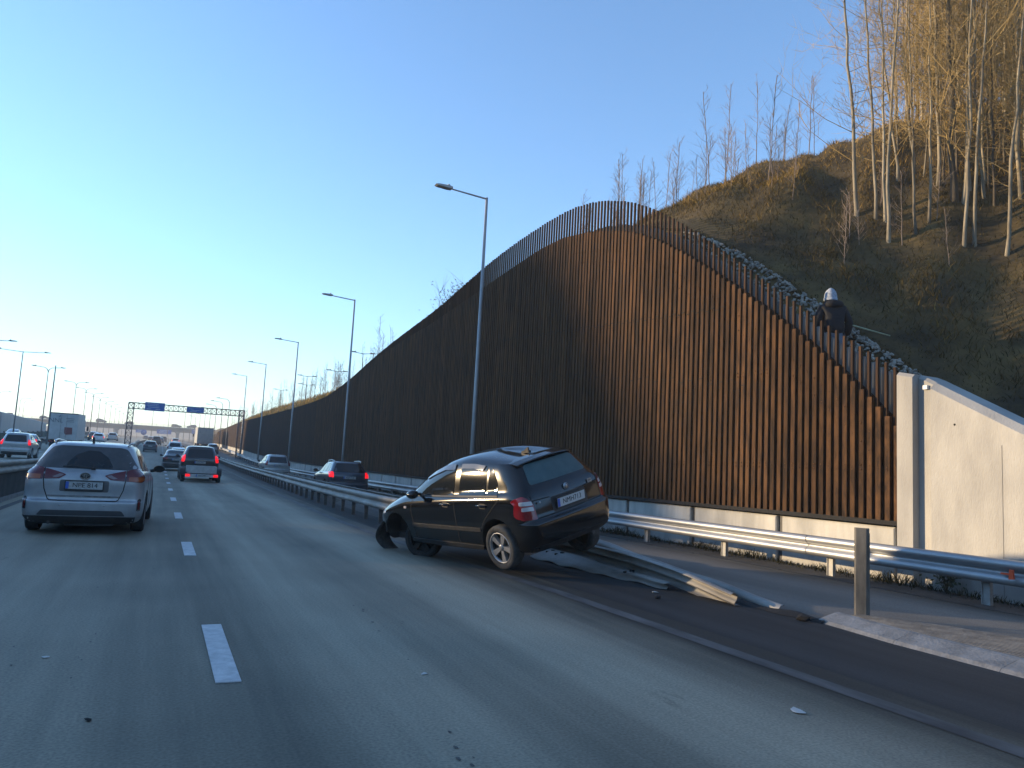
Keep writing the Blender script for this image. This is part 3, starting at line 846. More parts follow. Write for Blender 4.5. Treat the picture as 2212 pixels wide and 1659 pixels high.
VIEW = {'L': (lambda u, v: Vector((u, 3, v)), Vector((0, -1, 0))), 'R': (lambda u, v: Vector((u, -3, v)), Vector((0, 1, 0))),
        'B': (lambda u, v: Vector((-5, u, v)), Vector((1, 0, 0))), 'T': (lambda u, v: Vector((u, v, 5)), Vector((0, 0, -1))),
        'F': (lambda u, v: Vector((9, u, v)), Vector((-1, 0, 0)))}
def patch(mb, bvh, poly, view, off=0.005, sp=0.06, depth=0.012):
    """a shaped panel that follows the body surface, standing off by a few millimetres"""
    n0 = len(poly)
    # densify the outline
    dense = []
    for i in range(n0):
        a = Vector(poly[i]); b = Vector(poly[(i + 1) % n0]); k = max(1, int((b - a).length / sp))
        for j in range(k): dense.append(a.lerp(b, j / k))
    us = [p[0] for p in dense]; vs = [p[1] for p in dense]
    pts = [Vector(p) for p in dense]
    for u in np.arange(min(us) + sp * .5, max(us), sp):
        for v in np.arange(min(vs) + sp * .5, max(vs), sp):
            if inside([tuple(p) for p in dense], u, v) and min((Vector((u, v)) - d).length for d in dense) > sp * 0.4:
                pts.append(Vector((u, v)))
    r = delaunay_2d_cdt(pts, [], [list(range(len(dense)))], 1, 1e-6)
    V, F = r[0], r[2]
    org, dr = VIEW[view]
    P, Nn = [], []
    for p in V:
        hit = bvh.ray_cast(org(p[0], p[1]), dr)
        if hit[0] is None:
            hit = bvh.find_nearest(org(p[0], p[1]) + dr * (2.2 if view in 'LR' else 4.2))
        co, no = hit[0], hit[1]
        if no.dot(dr) > 0: no = -no
        P.append(co + no * off); Nn.append(no)
    b = len(mb.v)
    for p in P: mb.v.append(tuple(p))
    ec = {}
    for f_ in F:
        a, c, d = P[f_[0]], P[f_[1]], P[f_[2]]
        nn = (c - a).cross(d - a)
        idx = list(f_) if nn.dot(Nn[f_[0]]) > 0 else list(f_)[::-1]
        mb.face([b + i for i in idx], True)
        for i in range(len(idx)):
            e = (idx[i], idx[(i + 1) % len(idx)])
            ec[e] = ec.get(e, 0) + 1
    for (i, j) in list(ec):
        if (j, i) not in ec:
            q = [mb.vert(P[j]), mb.vert(P[i]), mb.vert(P[i] - Nn[i] * (off + depth)), mb.vert(P[j] - Nn[j] * (off + depth))]
            mb.face(q, False)
    return mb

def stroke(pts, w=0.012):
    """thin closed outline around a polyline in 2d"""
    L, Rr = [], []
    P = [Vector(p) for p in pts]
    for i, p in enumerate(P):
        t = (P[min(i + 1, len(P) - 1)] - P[max(i - 1, 0)]).normalized(); n_ = Vector((-t.y, t.x))
        L.append(tuple(p + n_ * w / 2)); Rr.append(tuple(p - n_ * w / 2))
    return L + Rr[::-1]

def mirror(poly): return [(-u, v) for u, v in poly]

def pmesh(name, mat, bvh, items, off=0.005, sp=0.06, depth=0.012):
    mb = MB()
    for poly, view in items: patch(mb, bvh, poly, view, off, sp, depth)
    return mb.mesh(name, mat)

def wheel_meshes(r, w=0.19, spokes=5, rimr=0.70, tyre=M_TYRE, rim=M_RIM):
    mb = MB()
    h = w / 2; ri = r * rimr
    mb.lathe([(ri, -h * .9), (r * .9, -h), (r * .975, -h * .85), (r, -h * .55), (r, h * .55), (r * .975, h * .85), (r * .9, h), (ri, h * .9), (ri * .98, h * .5), (ri * .98, -h * .5), (ri, -h * .9)], 40)
    t = mb.mesh('wheel', tyre)
    mb = MB()
    # dish, rim lip and spokes (outer side is +y)
    mb.cur = 1; mb.lathe([(0.001, h * .18), (ri * .97, h * .12)], 32); mb.cur = 0
    mb.lathe([(ri * .99, h * .3), (ri * .99, h * .92), (ri * .93, h * .92), (ri * .90, h * .55)], 40)
    mb.lathe([(0.001, h * .80), (r * .10, h * .80), (r * .15, h * .70), (r * .15, h * .2)], 20)
    for k in range(spokes):
        a = 2 * math.pi * k / spokes + 0.3
        M = Matrix.Rotation(-a, 4, 'Y')
        pl = [(r * .10, -r * .075), (ri * .92, -r * .14), (ri * .94, r * .14), (r * .10, r * .075)]
        i0 = [mb.vert(M @ Vector((u, h * .66 if q in (0, 3) else h * .82, v))) for q, (u, v) in enumerate(pl)]
        i1 = [mb.vert(M @ Vector((u, h * .2, v))) for u, v in pl]
        mb.face(i0[::-1], False)
        for q in range(4): mb.face((i0[q], i0[(q + 1) % 4], i1[(q + 1) % 4], i1[q]), False)
    rm = mb.mesh('rim', [rim, M_TRIM])
    return t, rm

def text_mesh(txt, size, mat, name='lettering', ext=0.001):
    cu = bpy.data.curves.new('t', 'FONT'); cu.body = txt; cu.size = size; cu.align_x = 'CENTER'; cu.align_y = 'CENTER'; cu.extrude = ext
    o = bpy.data.objects.new('t', cu); col.objects.link(o)
    dg = bpy.context.evaluated_depsgraph_get()
    me = bpy.data.meshes.new_from_object(o.evaluated_get(dg))
    bpy.data.objects.remove(o); bpy.data.curves.remove(cu)
    me.materials.clear(); me.materials.append(mat); me.name = name
    return me

def add_plate(root, loc, txt, tilt=0.0, mat=M_PLATE, w=0.52, h=0.115, blue=True, frame=True, size=0.095):
    """number plate on the rear face: looks towards -x"""
    mb = MB(); mb.box((0, 0, 0), (0.012, w, h))
    pl = mb.build('number_plate', mat, root, loc=loc, rot=(0, tilt, 0))
    if frame:
        mb = MB(); mb.box((0.004, 0, 0), (0.012, w + 0.03, h + 0.03)); mb.build('plate_frame', M_TRIM, pl)
    if blue:
        mb = MB(); mb.box((-0.007, w / 2 - 0.022, 0), (0.004, 0.042, h - 0.008)); mb.build('blue_band', M_BLUE, pl)
    if txt:
        t = link('lettering', text_mesh(txt, size, M_INK), pl)
        t.matrix_local = Matrix.Translation((-0.008, -0.012, 0)) @ Matrix(((0, 0, -1, 0), (-1, 0, 0, 0), (0, 1, 0, 0), (0, 0, 0, 1)))
    return pl

def wheels_on(root, wb, track, r, meshes, steer=0.0, droop=None):
    t, rm = meshes
    for i, (x, s) in enumerate(((0, 1), (0, -1), (wb, 1), (wb, -1))):
        o = link('wheel', t, root, loc=(x, s * track / 2, r + (droop[i] if droop else 0)), rot=(0, random.uniform(0, 6), (math.pi if s < 0 else 0) + (steer if x > 0 else 0)))
        link('rim', rm, o)

def paint_on(o, mt):
    o.material_slots[0].link = 'OBJECT'; o.material_slots[0].material = mt

def scale_rows(rows, sx=1, sy=1, sz=1, dz=0):
    return [(r[0] * sz + dz, r[1] * sz + dz, r[2] * sz + dz, r[3] * sx, r[4] * sx, r[5] * sy, r[6], r[7]) for r in rows]

# ---- the black hatchback stranded on the rail
H_ROWS = [(.20, .19, .20, -.54, 3.06, .66, 6, 4), (.24, .22, .24, -.63, 3.16, .785, 7, 4.5), (.36, .36, .36, -.685, 3.24, .815, 7, 4.5), (.52, .52, .48, -.705, 3.26, .825, 6.5, 4.5),
          (.595, .60, .56, -.70, 3.25, .83, 6.5, 4.5), (.635, .64, .60, -.655, 3.23, .828, 6.5, 4.5), (.78, .78, .68, -.625, 3.14, .825, 6.5, 4.2), (.90, .88, .76, -.60, 2.98, .805, 6, 4),
          (.985, .945, .86, -.565, 2.72, .768, 6, 4), (1.03, .985, .95, -.53, 2.38, .742, 6, 4.2), (1.18, 1.16, 1.14, -.42, 1.98, .680, 5.5, 4.5), (1.33, 1.335, 1.31, -.30, 1.58, .605, 5.5, 4.5),
          (1.350, 1.405, 1.388, -.25, 1.38, .55, 5, 4.5), (1.368, 1.445, 1.432, -.16, 1.18, .45, 4.5, 4), (1.392, 1.468, 1.458, .05, .98, .26, 4, 4), (1.455, 1.480, 1.472, .55, .75, .02, 3, 3)]
HB_ME, HB_BVH = body_mesh(H_ROWS, (0, 2.46), 1.65, 0.30)
def hatch_parts(root, mt, full=True, glass=M_GLASS, rear=M_GLASSF, red=M_RED):
    b = HB_BVH
    bo = link('body', HB_ME, root); paint_on(bo, mt)
    fw = rpoly([(.925, .955), (.925, 1.368), (1.2, 1.345), (1.6, 1.235), (1.88, 1.075), (1.97, .985), (1.86, .955)], .03)
    rw = rpoly([(.205, .968), (.215, 1.335), (.5, 1.365), (.80, 1.37), (.80, .96)], .025)
    qw = rpoly([(-.06, .978), (-.025, 1.13), (.10, 1.315), (.168, 1.33), (.158, .972)], .02)
    for nm, pl in (('front_door_window', fw), ('rear_door_window', rw), ('quarter_window', qw)):
        for vw in 'LR': link(nm, pmesh(nm, glass, b, [(pl, vw)]), root)
    rg = rpoly([(-.535, 1.06), (-.44, 1.312), (.44, 1.312), (.535, 1.06)], .05)
    link('rear_window', pmesh('rear_window', rear, b, [(rg, 'B')]), root)
    ws = rpoly([(1.42, -.50), (1.42, .50), (2.22, .62), (2.34, .3), (2.36, 0), (2.34, -.3), (2.22, -.62)], .05)
    link('windscreen', pmesh('windscreen', glass, b, [(ws, 'T')]), root)
    tl = rpoly([(.70, .955), (.765, .93), (.785, .90), (.795, .70), (.78, .655), (.615, .645), (.625, .86)], .02)
    for pl in (tl, mirror(tl)):
        o = link('tail_light', pmesh('tail_light', red, b, [(pl, 'B')], off=.008, sp=.03), root)
        wrap = rpoly([(-.56, .675), (-.54, .93), (-.47, .925), (-.40, .88), (-.38, .72), (-.44, .675)], .03)
        link('side_lens', pmesh('side_lens', red, b, [(wrap, 'L' if pl is tl else 'R')], off=.008, sp=.03), o)
        if full:
            sg = 1 if pl is tl else -1
            for zc in (.785, .855):
                q = rpoly([(sg * .635, zc - .024), (sg * .64, zc + .026), (sg * .755, zc + .034), (sg * .765, zc - .012)], .012)
                link('clear_segment', pmesh('clear_segment', M_CLEAR, b, [(q, 'B')], off=.012, sp=.03), o)
    if not full: return bo
    # seams
    gp = [(stroke([(.87, .955), (.865, .6), (.87, .27)], .013), 'L'), (stroke([(1.93, .93), (1.98, .75), (1.96, .5), (1.95, .3)], .013), 'L'),
          (stroke([(-.10, .93), (.05, .80), (.22, .66), (.33, .52)], .012), 'L')]
    gp += [(p, 'R') for p, _ in gp]
    gp += [(stroke([(.62, .88), (.33, .868)], .012), 'B'), (stroke([(-.62, .88), (-.33, .868)], .012), 'B'), (stroke([(.60, .65), (-.60, .65)], .014), 'B'), (stroke([(.615, .65), (.62, .86), (.63, 1.0)], .011), 'B'), (stroke([(-.615, .65), (-.62, .86), (-.63, 1.0)], .011), 'B')]
    link('panel_gaps', pmesh('panel_gaps', M_SEAM, b, gp, off=.002), root)
    # window surrounds and wind deflectors
    wd = rpoly([(.935, 1.30), (.935, 1.372), (1.2, 1.35), (1.6, 1.24), (1.74, 1.16), (1.68, 1.155), (1.55, 1.20), (1.2, 1.29)], .01)
    wr = rpoly([(.30, 1.285), (.25, 1.345), (.5, 1.37), (.79, 1.375), (.79, 1.315), (.5, 1.31)], .015)
    mdef = pm('smoked_deflector', (0.05, 0.05, 0.06), rough=0.12, coat=0.4)
    for vw in 'LR':
        for pl in (wd, wr): link('wind_deflector', pmesh('wind_deflector', mdef, b, [(pl, vw)], off=.018), root)
    for vw in 'LR':
        link('side_moulding', pmesh('side_moulding', M_TRIM, b, [(rpoly([(.34, .485), (.34, .535), (1.97, .535), (2.0, .485)], .01), vw)], off=.014), root)
        link('sill_trim', pmesh('sill_trim', M_TRIM, b, [(rpoly([(.38, .235), (.34, .285), (2.05, .305), (2.08, .25)], .01), vw)], off=.016), root)
        link('side_indicator', pmesh('side_indicator', M_CLEAR, b, [(rpoly([(2.10, .755), (2.10, .79), (2.16, .79), (2.16, .755)], .01), vw)], off=.01, sp=.02), root)
        for hx_ in (.26, 1.10):
            mb = MB()
            s = 1 if vw == 'L' else -1
            y0 = s * .845
            mb.tube([(hx_ - .11, y0 - s * .03, .845), (hx_ - .085, y0, .848), (hx_ + .06, y0, .85), (hx_ + .085, y0 - s * .03, .85)], [.010, .014, .014, .010], 8)
            h_ = mb.build('door_handle', P_BLACK, root)
            link('recess', pmesh('recess', M_TRIM, b, [(rpoly([(hx_ - .09, .80), (hx_ - .09, .87), (hx_ + .05, .875), (hx_ + .05, .805)], .03), vw)], off=.001), h_)
        link('belt_moulding', pmesh('belt_moulding', M_TRIM, b, [(stroke([(-.06, .965), (.8, .952), (1.9, .943)], .022), vw)], off=.008), root)
        link('headlight', pmesh('headlight', M_CLEAR, b, [(rpoly([(2.78, .655), (3.06, .60), (3.10, .70), (2.86, .765)], .02), vw)], off=.004), root)
        mb = MB()
        s = 1 if vw == 'L' else -1
        rows_t = []
        for k_, (xx, sc_) in enumerate(((1.66, .55), (1.68, .92), (1.74, 1.0), (1.80, .8), (1.83, .35))):
            rows_t.append([(xx, s * (.905 + .085 * sc_ * math.cos(a)), 1.0 + .065 * sc_ * math.sin(a)) for a in np.linspace(0, 2 * math.pi, 14)[:-1]])
        i_ = mb.grid(rows_t, closed=True); mb.face([i_ + q for q in range(13)], False); mb.face([i_ + 4 * 13 + q for q in range(13)], False)
        mb.tube([(1.77, s * .74, .965), (1.76, s * .86, .985)], .025, 8)
        mr_ = mb.build('mirror', P_BLACK, root)
    # roof spoiler, antenna, badge, emblem
    mb = MB()
    prof = [(-.36, 1.362), (-.355, 1.376), (-.24, 1.398), (-.12, 1.405), (-.14, 1.38), (-.24, 1.368)]
    rows_t = []
    for yy_ in np.linspace(-.535, .535, 15):
        dz = -.045 * (yy_ / .535) ** 2; dx = .07 * (yy_ / .535) ** 2
        rows_t.append([(x + dx, yy_, z + dz) for x, z in prof])
    mb.grid(rows_t, closed=True, smooth=False); mb.poly(rows_t[0]); mb.poly(rows_t[-1])
    mb.build('roof_spoiler', P_BLACK, root)
    mb = MB(); mb.prism([(-.04, -.02), (-.045, .06), (-.03, .06), (.05, .015), (.07, -.02)], lambda u, v, w: (.06 + u, w, 1.418 + v), -.010, .010)
    fin = mb.build('roof_antenna', M_TRIM, root)
    mb = MB(); mb.prism([(-.075, -.01), (-.075, .02), (.10, .018), (.13, -.01)], lambda u, v, w: (.06 + u * .8, w, 1.412 + v), -.024, .024); mb.build('antenna_base', M_TRIM, fin)
    mb = MB(); mb.lathe([(0.0, -.008), (.042, -.008), (.046, 0), (.046, .01)], 24, axis='X', flip=True); bd = mb.build('badge', M_EMB, root, loc=(-.607, 0.01, .935), rot=(0, .1, 0))
    mb = MB(); mb.lathe([(.026, -.010), (.034, -.010), (.034, -.006)], 24, axis='X', flip=True); mb.prism([(-.018, -.016), (.020, -.004), (.012, .016), (-.004, .012), (.004, .0)], lambda u, v, w: (w, u, v), -.011, -.008); mb.build('badge_mark', M_INK, bd)
    mb = MB(); mb.box((0, 0, 0), (.008, .075, .052)); em = mb.build('emblem', M_EMB, root, loc=(-.598, -.455, .905), rot=(0, .12, 0))
    mb = MB(); [mb.box((-.005, q, .004), (.004, .012, .03)) for q in (-.022, 0, .022)]; mb.box((-.005, 0, -.02), (.004, .06, .006)); mb.build('emblem_mark', M_INK, em)
    mb = MB(); mb.lathe([(0, -.004), (.012, -.004), (.014, .004)], 12, axis='X', flip=True); mb.build('lock', M_EMB, root, loc=(-.632, .54, .845))
    # plate recess
    link('plate_recess', pmesh('plate_recess', M_TRIM, b, [(rpoly([(-.33, .66), (-.33, .862), (.33, .862), (.33, .66)], .04), 'B')], off=.001), root)
    add_plate(root, (-.655, 0, .765), 'NMH713', tilt=-0.08)
    link('bumper_trim', pmesh('bumper_trim', M_TRIM, b, [(rpoly([(-.72, .22), (-.72, .30), (.72, .30), (.72, .22)], .02), 'B')], off=.006), root)
    mb = MB(); mb.tube([(-.62, -.35, .20), (-.35, -.35, .22)], .028, 12); mb.build('exhaust', M_POSTD, root)
    return bo

bc = empty('hatchback', (5.066, 9.741, .284), (-.262, .042, 1.856))
tag(bc, 'crashed black five-door hatchback tilted up on the crushed guardrail, plate NMH713', 'car')
hatch_parts(bc, P_BLACK)
wm = wheel_meshes(.30, .19, 5, .70, M_TYRED, M_RIM)
wheels_on(bc, 2.46, 1.46, .30, wm, steer=0.0, droop=[-.02, -.20, -.02, -.05])
wm_k = wheel_meshes(.30, .19, 5, .70, M_TYRE, M_TYRE)
fl = [c for c in bc.children if c.name.startswith('wheel') and c.location.x > 2 and c.location.y > 0][0]
fl.location = (2.06, .62, .235); fl.rotation_euler = (.12, 1.0, .55); fl.data = wm_k[0]; fl.children[0].data = wm_k[1]
# underbody, torn bumper skin and wheel-arch liner hanging off the front
mb = MB(); mb.box((1.2, 0, .25), (3.2, 1.2, .10)); mb.tube([(0, -.6, .28), (0, .6, .28)], .05, 10); mb.tube([(2.46, -.6, .28), (2.46, .6, .28)], .05, 10); mb.build('underbody', M_TRIM, bc)
mb = MB()
rows_t = []
for a in np.linspace(0, 1, 12):
    x = 2.86 + .30 * math.sin(a * 2.6); z = .58 - .60 * a; y = .66 + .12 * math.sin(a * 3)
    wd_ = .30 - .12 * a
    rows_t.append([(x, y + .05, z), (x + .04, y - wd_ * .4, z + .03), (x + .03, y - wd_, z - .02), (x + .015, y - wd_, z - .02), (x + .02, y - wd_ * .4, z + .01), (x - .02, y + .05, z)])
mb.grid(rows_t, closed=True); mb.poly(rows_t[0]); mb.poly(rows_t[-1]); mb.build('torn_bumper', M_TYRED, bc)
mb = MB()
rows_t = []
for a in np.linspace(-.2, 1.0, 10):
    th = math.pi * .12 + a * 1.25; r_ = .39 + .05 * a
    c_ = (2.46 + r_ * math.cos(th), .30 + r_ * math.sin(th))
    rows_t.append([(c_[0], .80, c_[1]), (c_[0] + .02, .62, c_[1] + .01), (c_[0] + .01, .62, c_[1] - .005), (c_[0] - .01, .80, c_[1] - .01)])
mb.grid(rows_t, closed=True); mb.build('arch_liner', M_TRIM, bc)

# ---- estate car archetype (the silver car ahead and others)
E_ROWS = [(.19, .18, .20, -.84, 3.35, .68, 6, 4), (.22, .20, .24, -.93, 3.46, .82, 7, 4.5), (.34, .34, .36, -.985, 3.55, .868, 7, 4.5), (.47, .47, .46, -1.0, 3.57, .878, 7, 4.5), (.535, .54, .52, -.995, 3.57, .88, 7, 4.5),
          (.56, .57, .55, -.955, 3.56, .88, 7, 4.5), (.66, .68, .62, -.95, 3.54, .88, 6.5, 4.5), (.84, .84, .72, -.96, 3.45, .878, 6, 4.2), (.95, .92, .80, -.93, 3.28, .862, 6, 4),
          (1.02, .985, .90, -.88, 2.95, .825, 5.5, 4), (1.06, 1.02, .99, -.86, 2.52, .79, 5.5, 4.2), (1.20, 1.19, 1.17, -.75, 2.08, .725, 5.2, 4.5), (1.36, 1.37, 1.35, -.60, 1.62, .648, 5, 4.5),
          (1.425, 1.44, 1.41, -.53, 1.42, .585, 5, 4.5), (1.455, 1.475, 1.45, -.40, 1.15, .46, 4.5, 4), (1.47, 1.488, 1.465, 0, .95, .26, 4, 4), (1.478, 1.49, 1.47, .5, .75, .02, 3, 3)]
ES_ME, ES_BVH = body_mesh(E_ROWS, (0, 2.60), 1.76, 0.315)
wm_e = wheel_meshes(.315, .205, 5, .68)

sv = empty('estate_car', (-0.99, 14.95, 0), (0, 0, math.pi / 2 - 0.03))
tag(sv, 'dirty silver estate car ahead in the left lane with plate NPE 814', 'car')
b = ES_BVH
paint_on(link('body', ES_ME, sv), P_SILVER)
rg = rpoly([(-.70, 1.045), (-.735, 1.08), (-.54, 1.375), (-.44, 1.40), (.44, 1.40), (.54, 1.375), (.735, 1.08), (.70, 1.045)], .04)
rwo = link('rear_window', pmesh('rear_window', M_GLASSD, b, [(rg, 'B')]), sv)
cl = rpoly([(.30, 1.055), (.28, 1.14), (.18, 1.26), (.02, 1.335), (-.14, 1.325), (-.28, 1.23), (-.36, 1.10), (-.37, 1.06)], .03)
link('wiped_area', pmesh('wiped_area', M_GLASSC, b, [(cl, 'B')], off=.007), rwo)
mb = MB(); mb.tube([(-.925, .33, 1.075), (-.915, .15, 1.085), (-.925, -.10, 1.055)], [.012, .010, .014], 8); mb.box((-.925, -.1, 1.05), (.03, .06, .04)); mb.build('rear_wiper', M_TRIM, sv)
for s in (1, -1):
    outer = rpoly([(s * .585, 1.035), (s * .585, .865), (s * .80, .855), (s * .838, .875), (s * .838, 1.0), (s * .78, 1.065), (s * .70, 1.07)], .012)
    o = link('tail_light', pmesh('tail_light', M_REDD, b, [(outer, 'B')], off=.010, sp=.035), sv)
    am = rpoly([(s * .62, .872), (s * .62, .935), (s * .834, .94), (s * .834, .885), (s * .79, .864)], .012)
    link('indicator_lens', pmesh('indicator_lens', M_AMBER, b, [(am, 'B')], off=.014, sp=.035), o)
    inner = rpoly([(s * .565, 1.035), (s * .565, .868), (s * .36, .88), (s * .27, .945), (s * .32, .965)], .012)
    o2 = link('tail_light', pmesh('tail_light', M_REDD, b, [(inner, 'B')], off=.010, sp=.035), sv)
    cs = rpoly([(s * .33, .92), (s * .30, .945), (s * .36, .955), (s * .46, .905), (s * .40, .893)], .01)
    link('reversing_lens', pmesh('reversing_lens', pm('lens_smoke', (.22, .16, .16), rough=.25), b, [(cs, 'B')], off=.014, sp=.03), o2)
    sw = [rpoly([(-.40, 1.03), (-.34, 1.20), (-.20, 1.36), (.10, 1.385), (.16, 1.02)], .03), rpoly([(.22, 1.015), (.17, 1.385), (.85, 1.40), (.85, 1.0)], .03), rpoly([(.91, .995), (.91, 1.395), (1.35, 1.355), (1.85, 1.16), (2.12, 1.02), (1.95, .985)], .03)]
    for nm, pl in zip(('quarter_window', 'rear_door_window', 'front_door_window'), sw):
        link(nm, pmesh(nm, M_GLASS, b, [(pl, 'L' if s > 0 else 'R')]), sv)
    sl = rpoly([(s * .775, .40), (s * .775, .57), (s * .805, .60), (s * .825, .57), (s * .82, .40)], .015)
    o = link('bumper_slot', pmesh('bumper_slot', M_TRIM, b, [(sl, 'B')], off=.004, sp=.03), sv)
    link('reflector', pmesh('reflector', M_REDD, b, [(rpoly([(s * .785, .42), (s * .785, .55), (s * .81, .55), (s * .81, .42)], .008), 'B')], off=.009, sp=.03), o)
    mb = MB(); mb.tube([(-.42, s * .53, 1.435), (-.30, s * .565, 1.478), (.2, s * .585, 1.50), (1.0, s * .575, 1.48), (1.12, s * .56, 1.44)], [.012, .016, .016, .016, .012], 8); mb.build('roof_rail', P_SILVER, sv)
    mb = MB()
    rows_t = [[(xx, s * (.975 + .105 * q * math.cos(a) + .02 * (q < .5)), 1.035 + .07 * q * math.sin(a)) for a in np.linspace(0, 2 * math.pi, 15)[:-1]] for xx, q in ((1.86, .45), (1.87, .95), (1.92, 1.0), (2.0, .8), (2.05, .3))]
    i_ = mb.grid(rows_t, closed=True); mb.face([i_ + 4 * 14 + q for q in range(14)], False)
    mb.tube([(1.95, s * .82, .99), (1.94, s * .92, 1.01)], .03, 8)
    mr_ = mb.build('mirror', M_TRIM, sv)
    mb = MB(); mb.poly([(1.858, s * (.975 + .095 * math.cos(a)), 1.035 + .062 * math.sin(a)) for a in np.linspace(0, 2 * math.pi, 15)[:-1]]); mb.build('mirror_glass', M_GLASS, mr_)
    mb = MB(); mb.lathe([(0, -.004), (.013, -.004), (.015, .004)], 10, axis='X', flip=True); mb.build('parking_sensor', P_SILVER, sv, loc=(-1.0, s * .31, .475))
link('windscreen', pmesh('windscreen', M_GLASS, b, [(rpoly([(1.5, -.52), (1.5, .52), (2.35, .68), (2.5, .3), (2.5, -.3), (2.35, -.68)], .05), 'T')]), sv)
gp = [(stroke([(s * .578, 1.06), (s * .575, .86), (s * .555, .72), (s * .50, .575), (s * .465, .545), (0, .538)], .014), 'B') for s in (1, -1)]
gp += [(stroke([(.19, 1.0), (.19, .7), (.36, .42)], .012), v) for v in 'LR'] + [(stroke([(.88, .99), (.88, .3)], .012), v) for v in 'LR'] + [(stroke([(2.05, .95), (2.1, .3)], .012), v) for v in 'LR']
link('panel_gaps', pmesh('panel_gaps', M_SEAM, b, gp, off=.003), sv)
link('tailgate_crease', pmesh('tailgate_crease', pm('crease_grey', (.10, .095, .088), (.25, .25, .25), scale=14, rough=.85), b, [(rpoly([(-.50, .60), (-.505, .625), (.505, .625), (.50, .60)], .005), 'B')], off=.006), sv)  # darker mottled strip along the tailgate crease
link('lower_bumper', pmesh('lower_bumper', M_TRIM, b, [(rpoly([(-.82, .20), (-.84, .30), (.84, .30), (.82, .20)], .02), 'B')], off=.010), sv)
link('bumper_insert', pmesh('bumper_insert', pm('insert_grey', (.045, .047, .05), rough=.6), b, [(rpoly([(-.62, .315), (-.56, .395), (.56, .395), (.62, .315)], .02), 'B')], off=.008), sv)
link('plate_recess', pmesh('plate_recess', pm('recess_grey', (.09, .092, .095), rough=.5), b, [(rpoly([(-.345, .685), (-.345, .865), (.345, .865), (.345, .685)], .03), 'B')], off=.002), sv)
add_plate(sv, (-.978, 0, .785), 'NPE 814', tilt=-.02, mat=M_PLATED, size=.10)
mb = MB(); mb.box((0, 0, 0), (.012, .53, .03)); mb.build('plate_strip', M_TRIM, sv, loc=(-.975, 0, .712))
mb = MB()
def ell(mb, rx, ry, w, d=.012, n=28, cz=0, cy=0):
    rows_t = [[(-dd, cy + (rx - o_) * math.cos(a), cz + (ry - o_) * math.sin(a)) for a in np.linspace(0, 2 * math.pi, n + 1)[:-1]] for dd, o_ in ((0, 0), (d, 0), (d, w), (0, w))]
    mb.grid(rows_t, closed=True, smooth=False)
ell(mb, .078, .054, .012); ell(mb, .05, .018, .008, cz=.012); ell(mb, .022, .040, .008, cz=-.004); 
eb = mb.build('emblem', M_CHROME, sv, loc=(-.972, 0, .935))
mb = MB(); mb.poly([(-.002, .078 * math.cos(a), .054 * math.sin(a)) for a in np.linspace(0, 2 * math.pi, 25)[:-1]]); mb.build('emblem_ground', M_TRIM, eb)
mb = MB(); mb.prism([(-.05, 0), (-.075, .10), (-.06, .10), (.06, .02), (.09, 0)], lambda u, v, w: (-.30 + u, w, 1.462 + v), -.014, .014); mb.build('roof_antenna', M_TRIM, sv)
wheels_on(sv, 2.60, 1.545, .315, wm_e)
mb = MB(); mb.box((1.2, 0, .22), (4.0, 1.3, .10)); mb.tube([(-.92, .45, .2), (-.55, .45, .22)], .03, 10); mb.box((-.6, -.1, .2), (.5, .7, .1)); mb.build('underbody', M_TRIM, sv)

# ---- off-road car archetype, and simple saloon / hatch shapes for the traffic
S_ROWS = scale_rows(E_ROWS, 0.985, 1.05, 1.165, 0.02)
S_ROWS = [tuple(r[:3]) + (max(r[3] * 0.9, -.92) if r[3] < -.5 else r[3],) + tuple(r[4:]) for r in S_ROWS]
SU_ME, SU_BVH = body_mesh(S_ROWS, (0, 2.58), 1.85, 0.36)
B_ROWS = [(r[0], r[1], r[2], r[3] - .25 if i < 11 else r[3] + [0, .12, .28, .36, .3, .1, 0][min(i - 10, 6)], r[4], r[5] * .985, r[6], r[7]) for i, r in enumerate(E_ROWS)]
SA_ME, SA_BVH = body_mesh(B_ROWS, (0, 2.60), 1.74, 0.315)
wm_s = wheel_meshes(.36, .235, 6, .64)
wm_h = wheel_meshes(.30, .19, 6, .68)

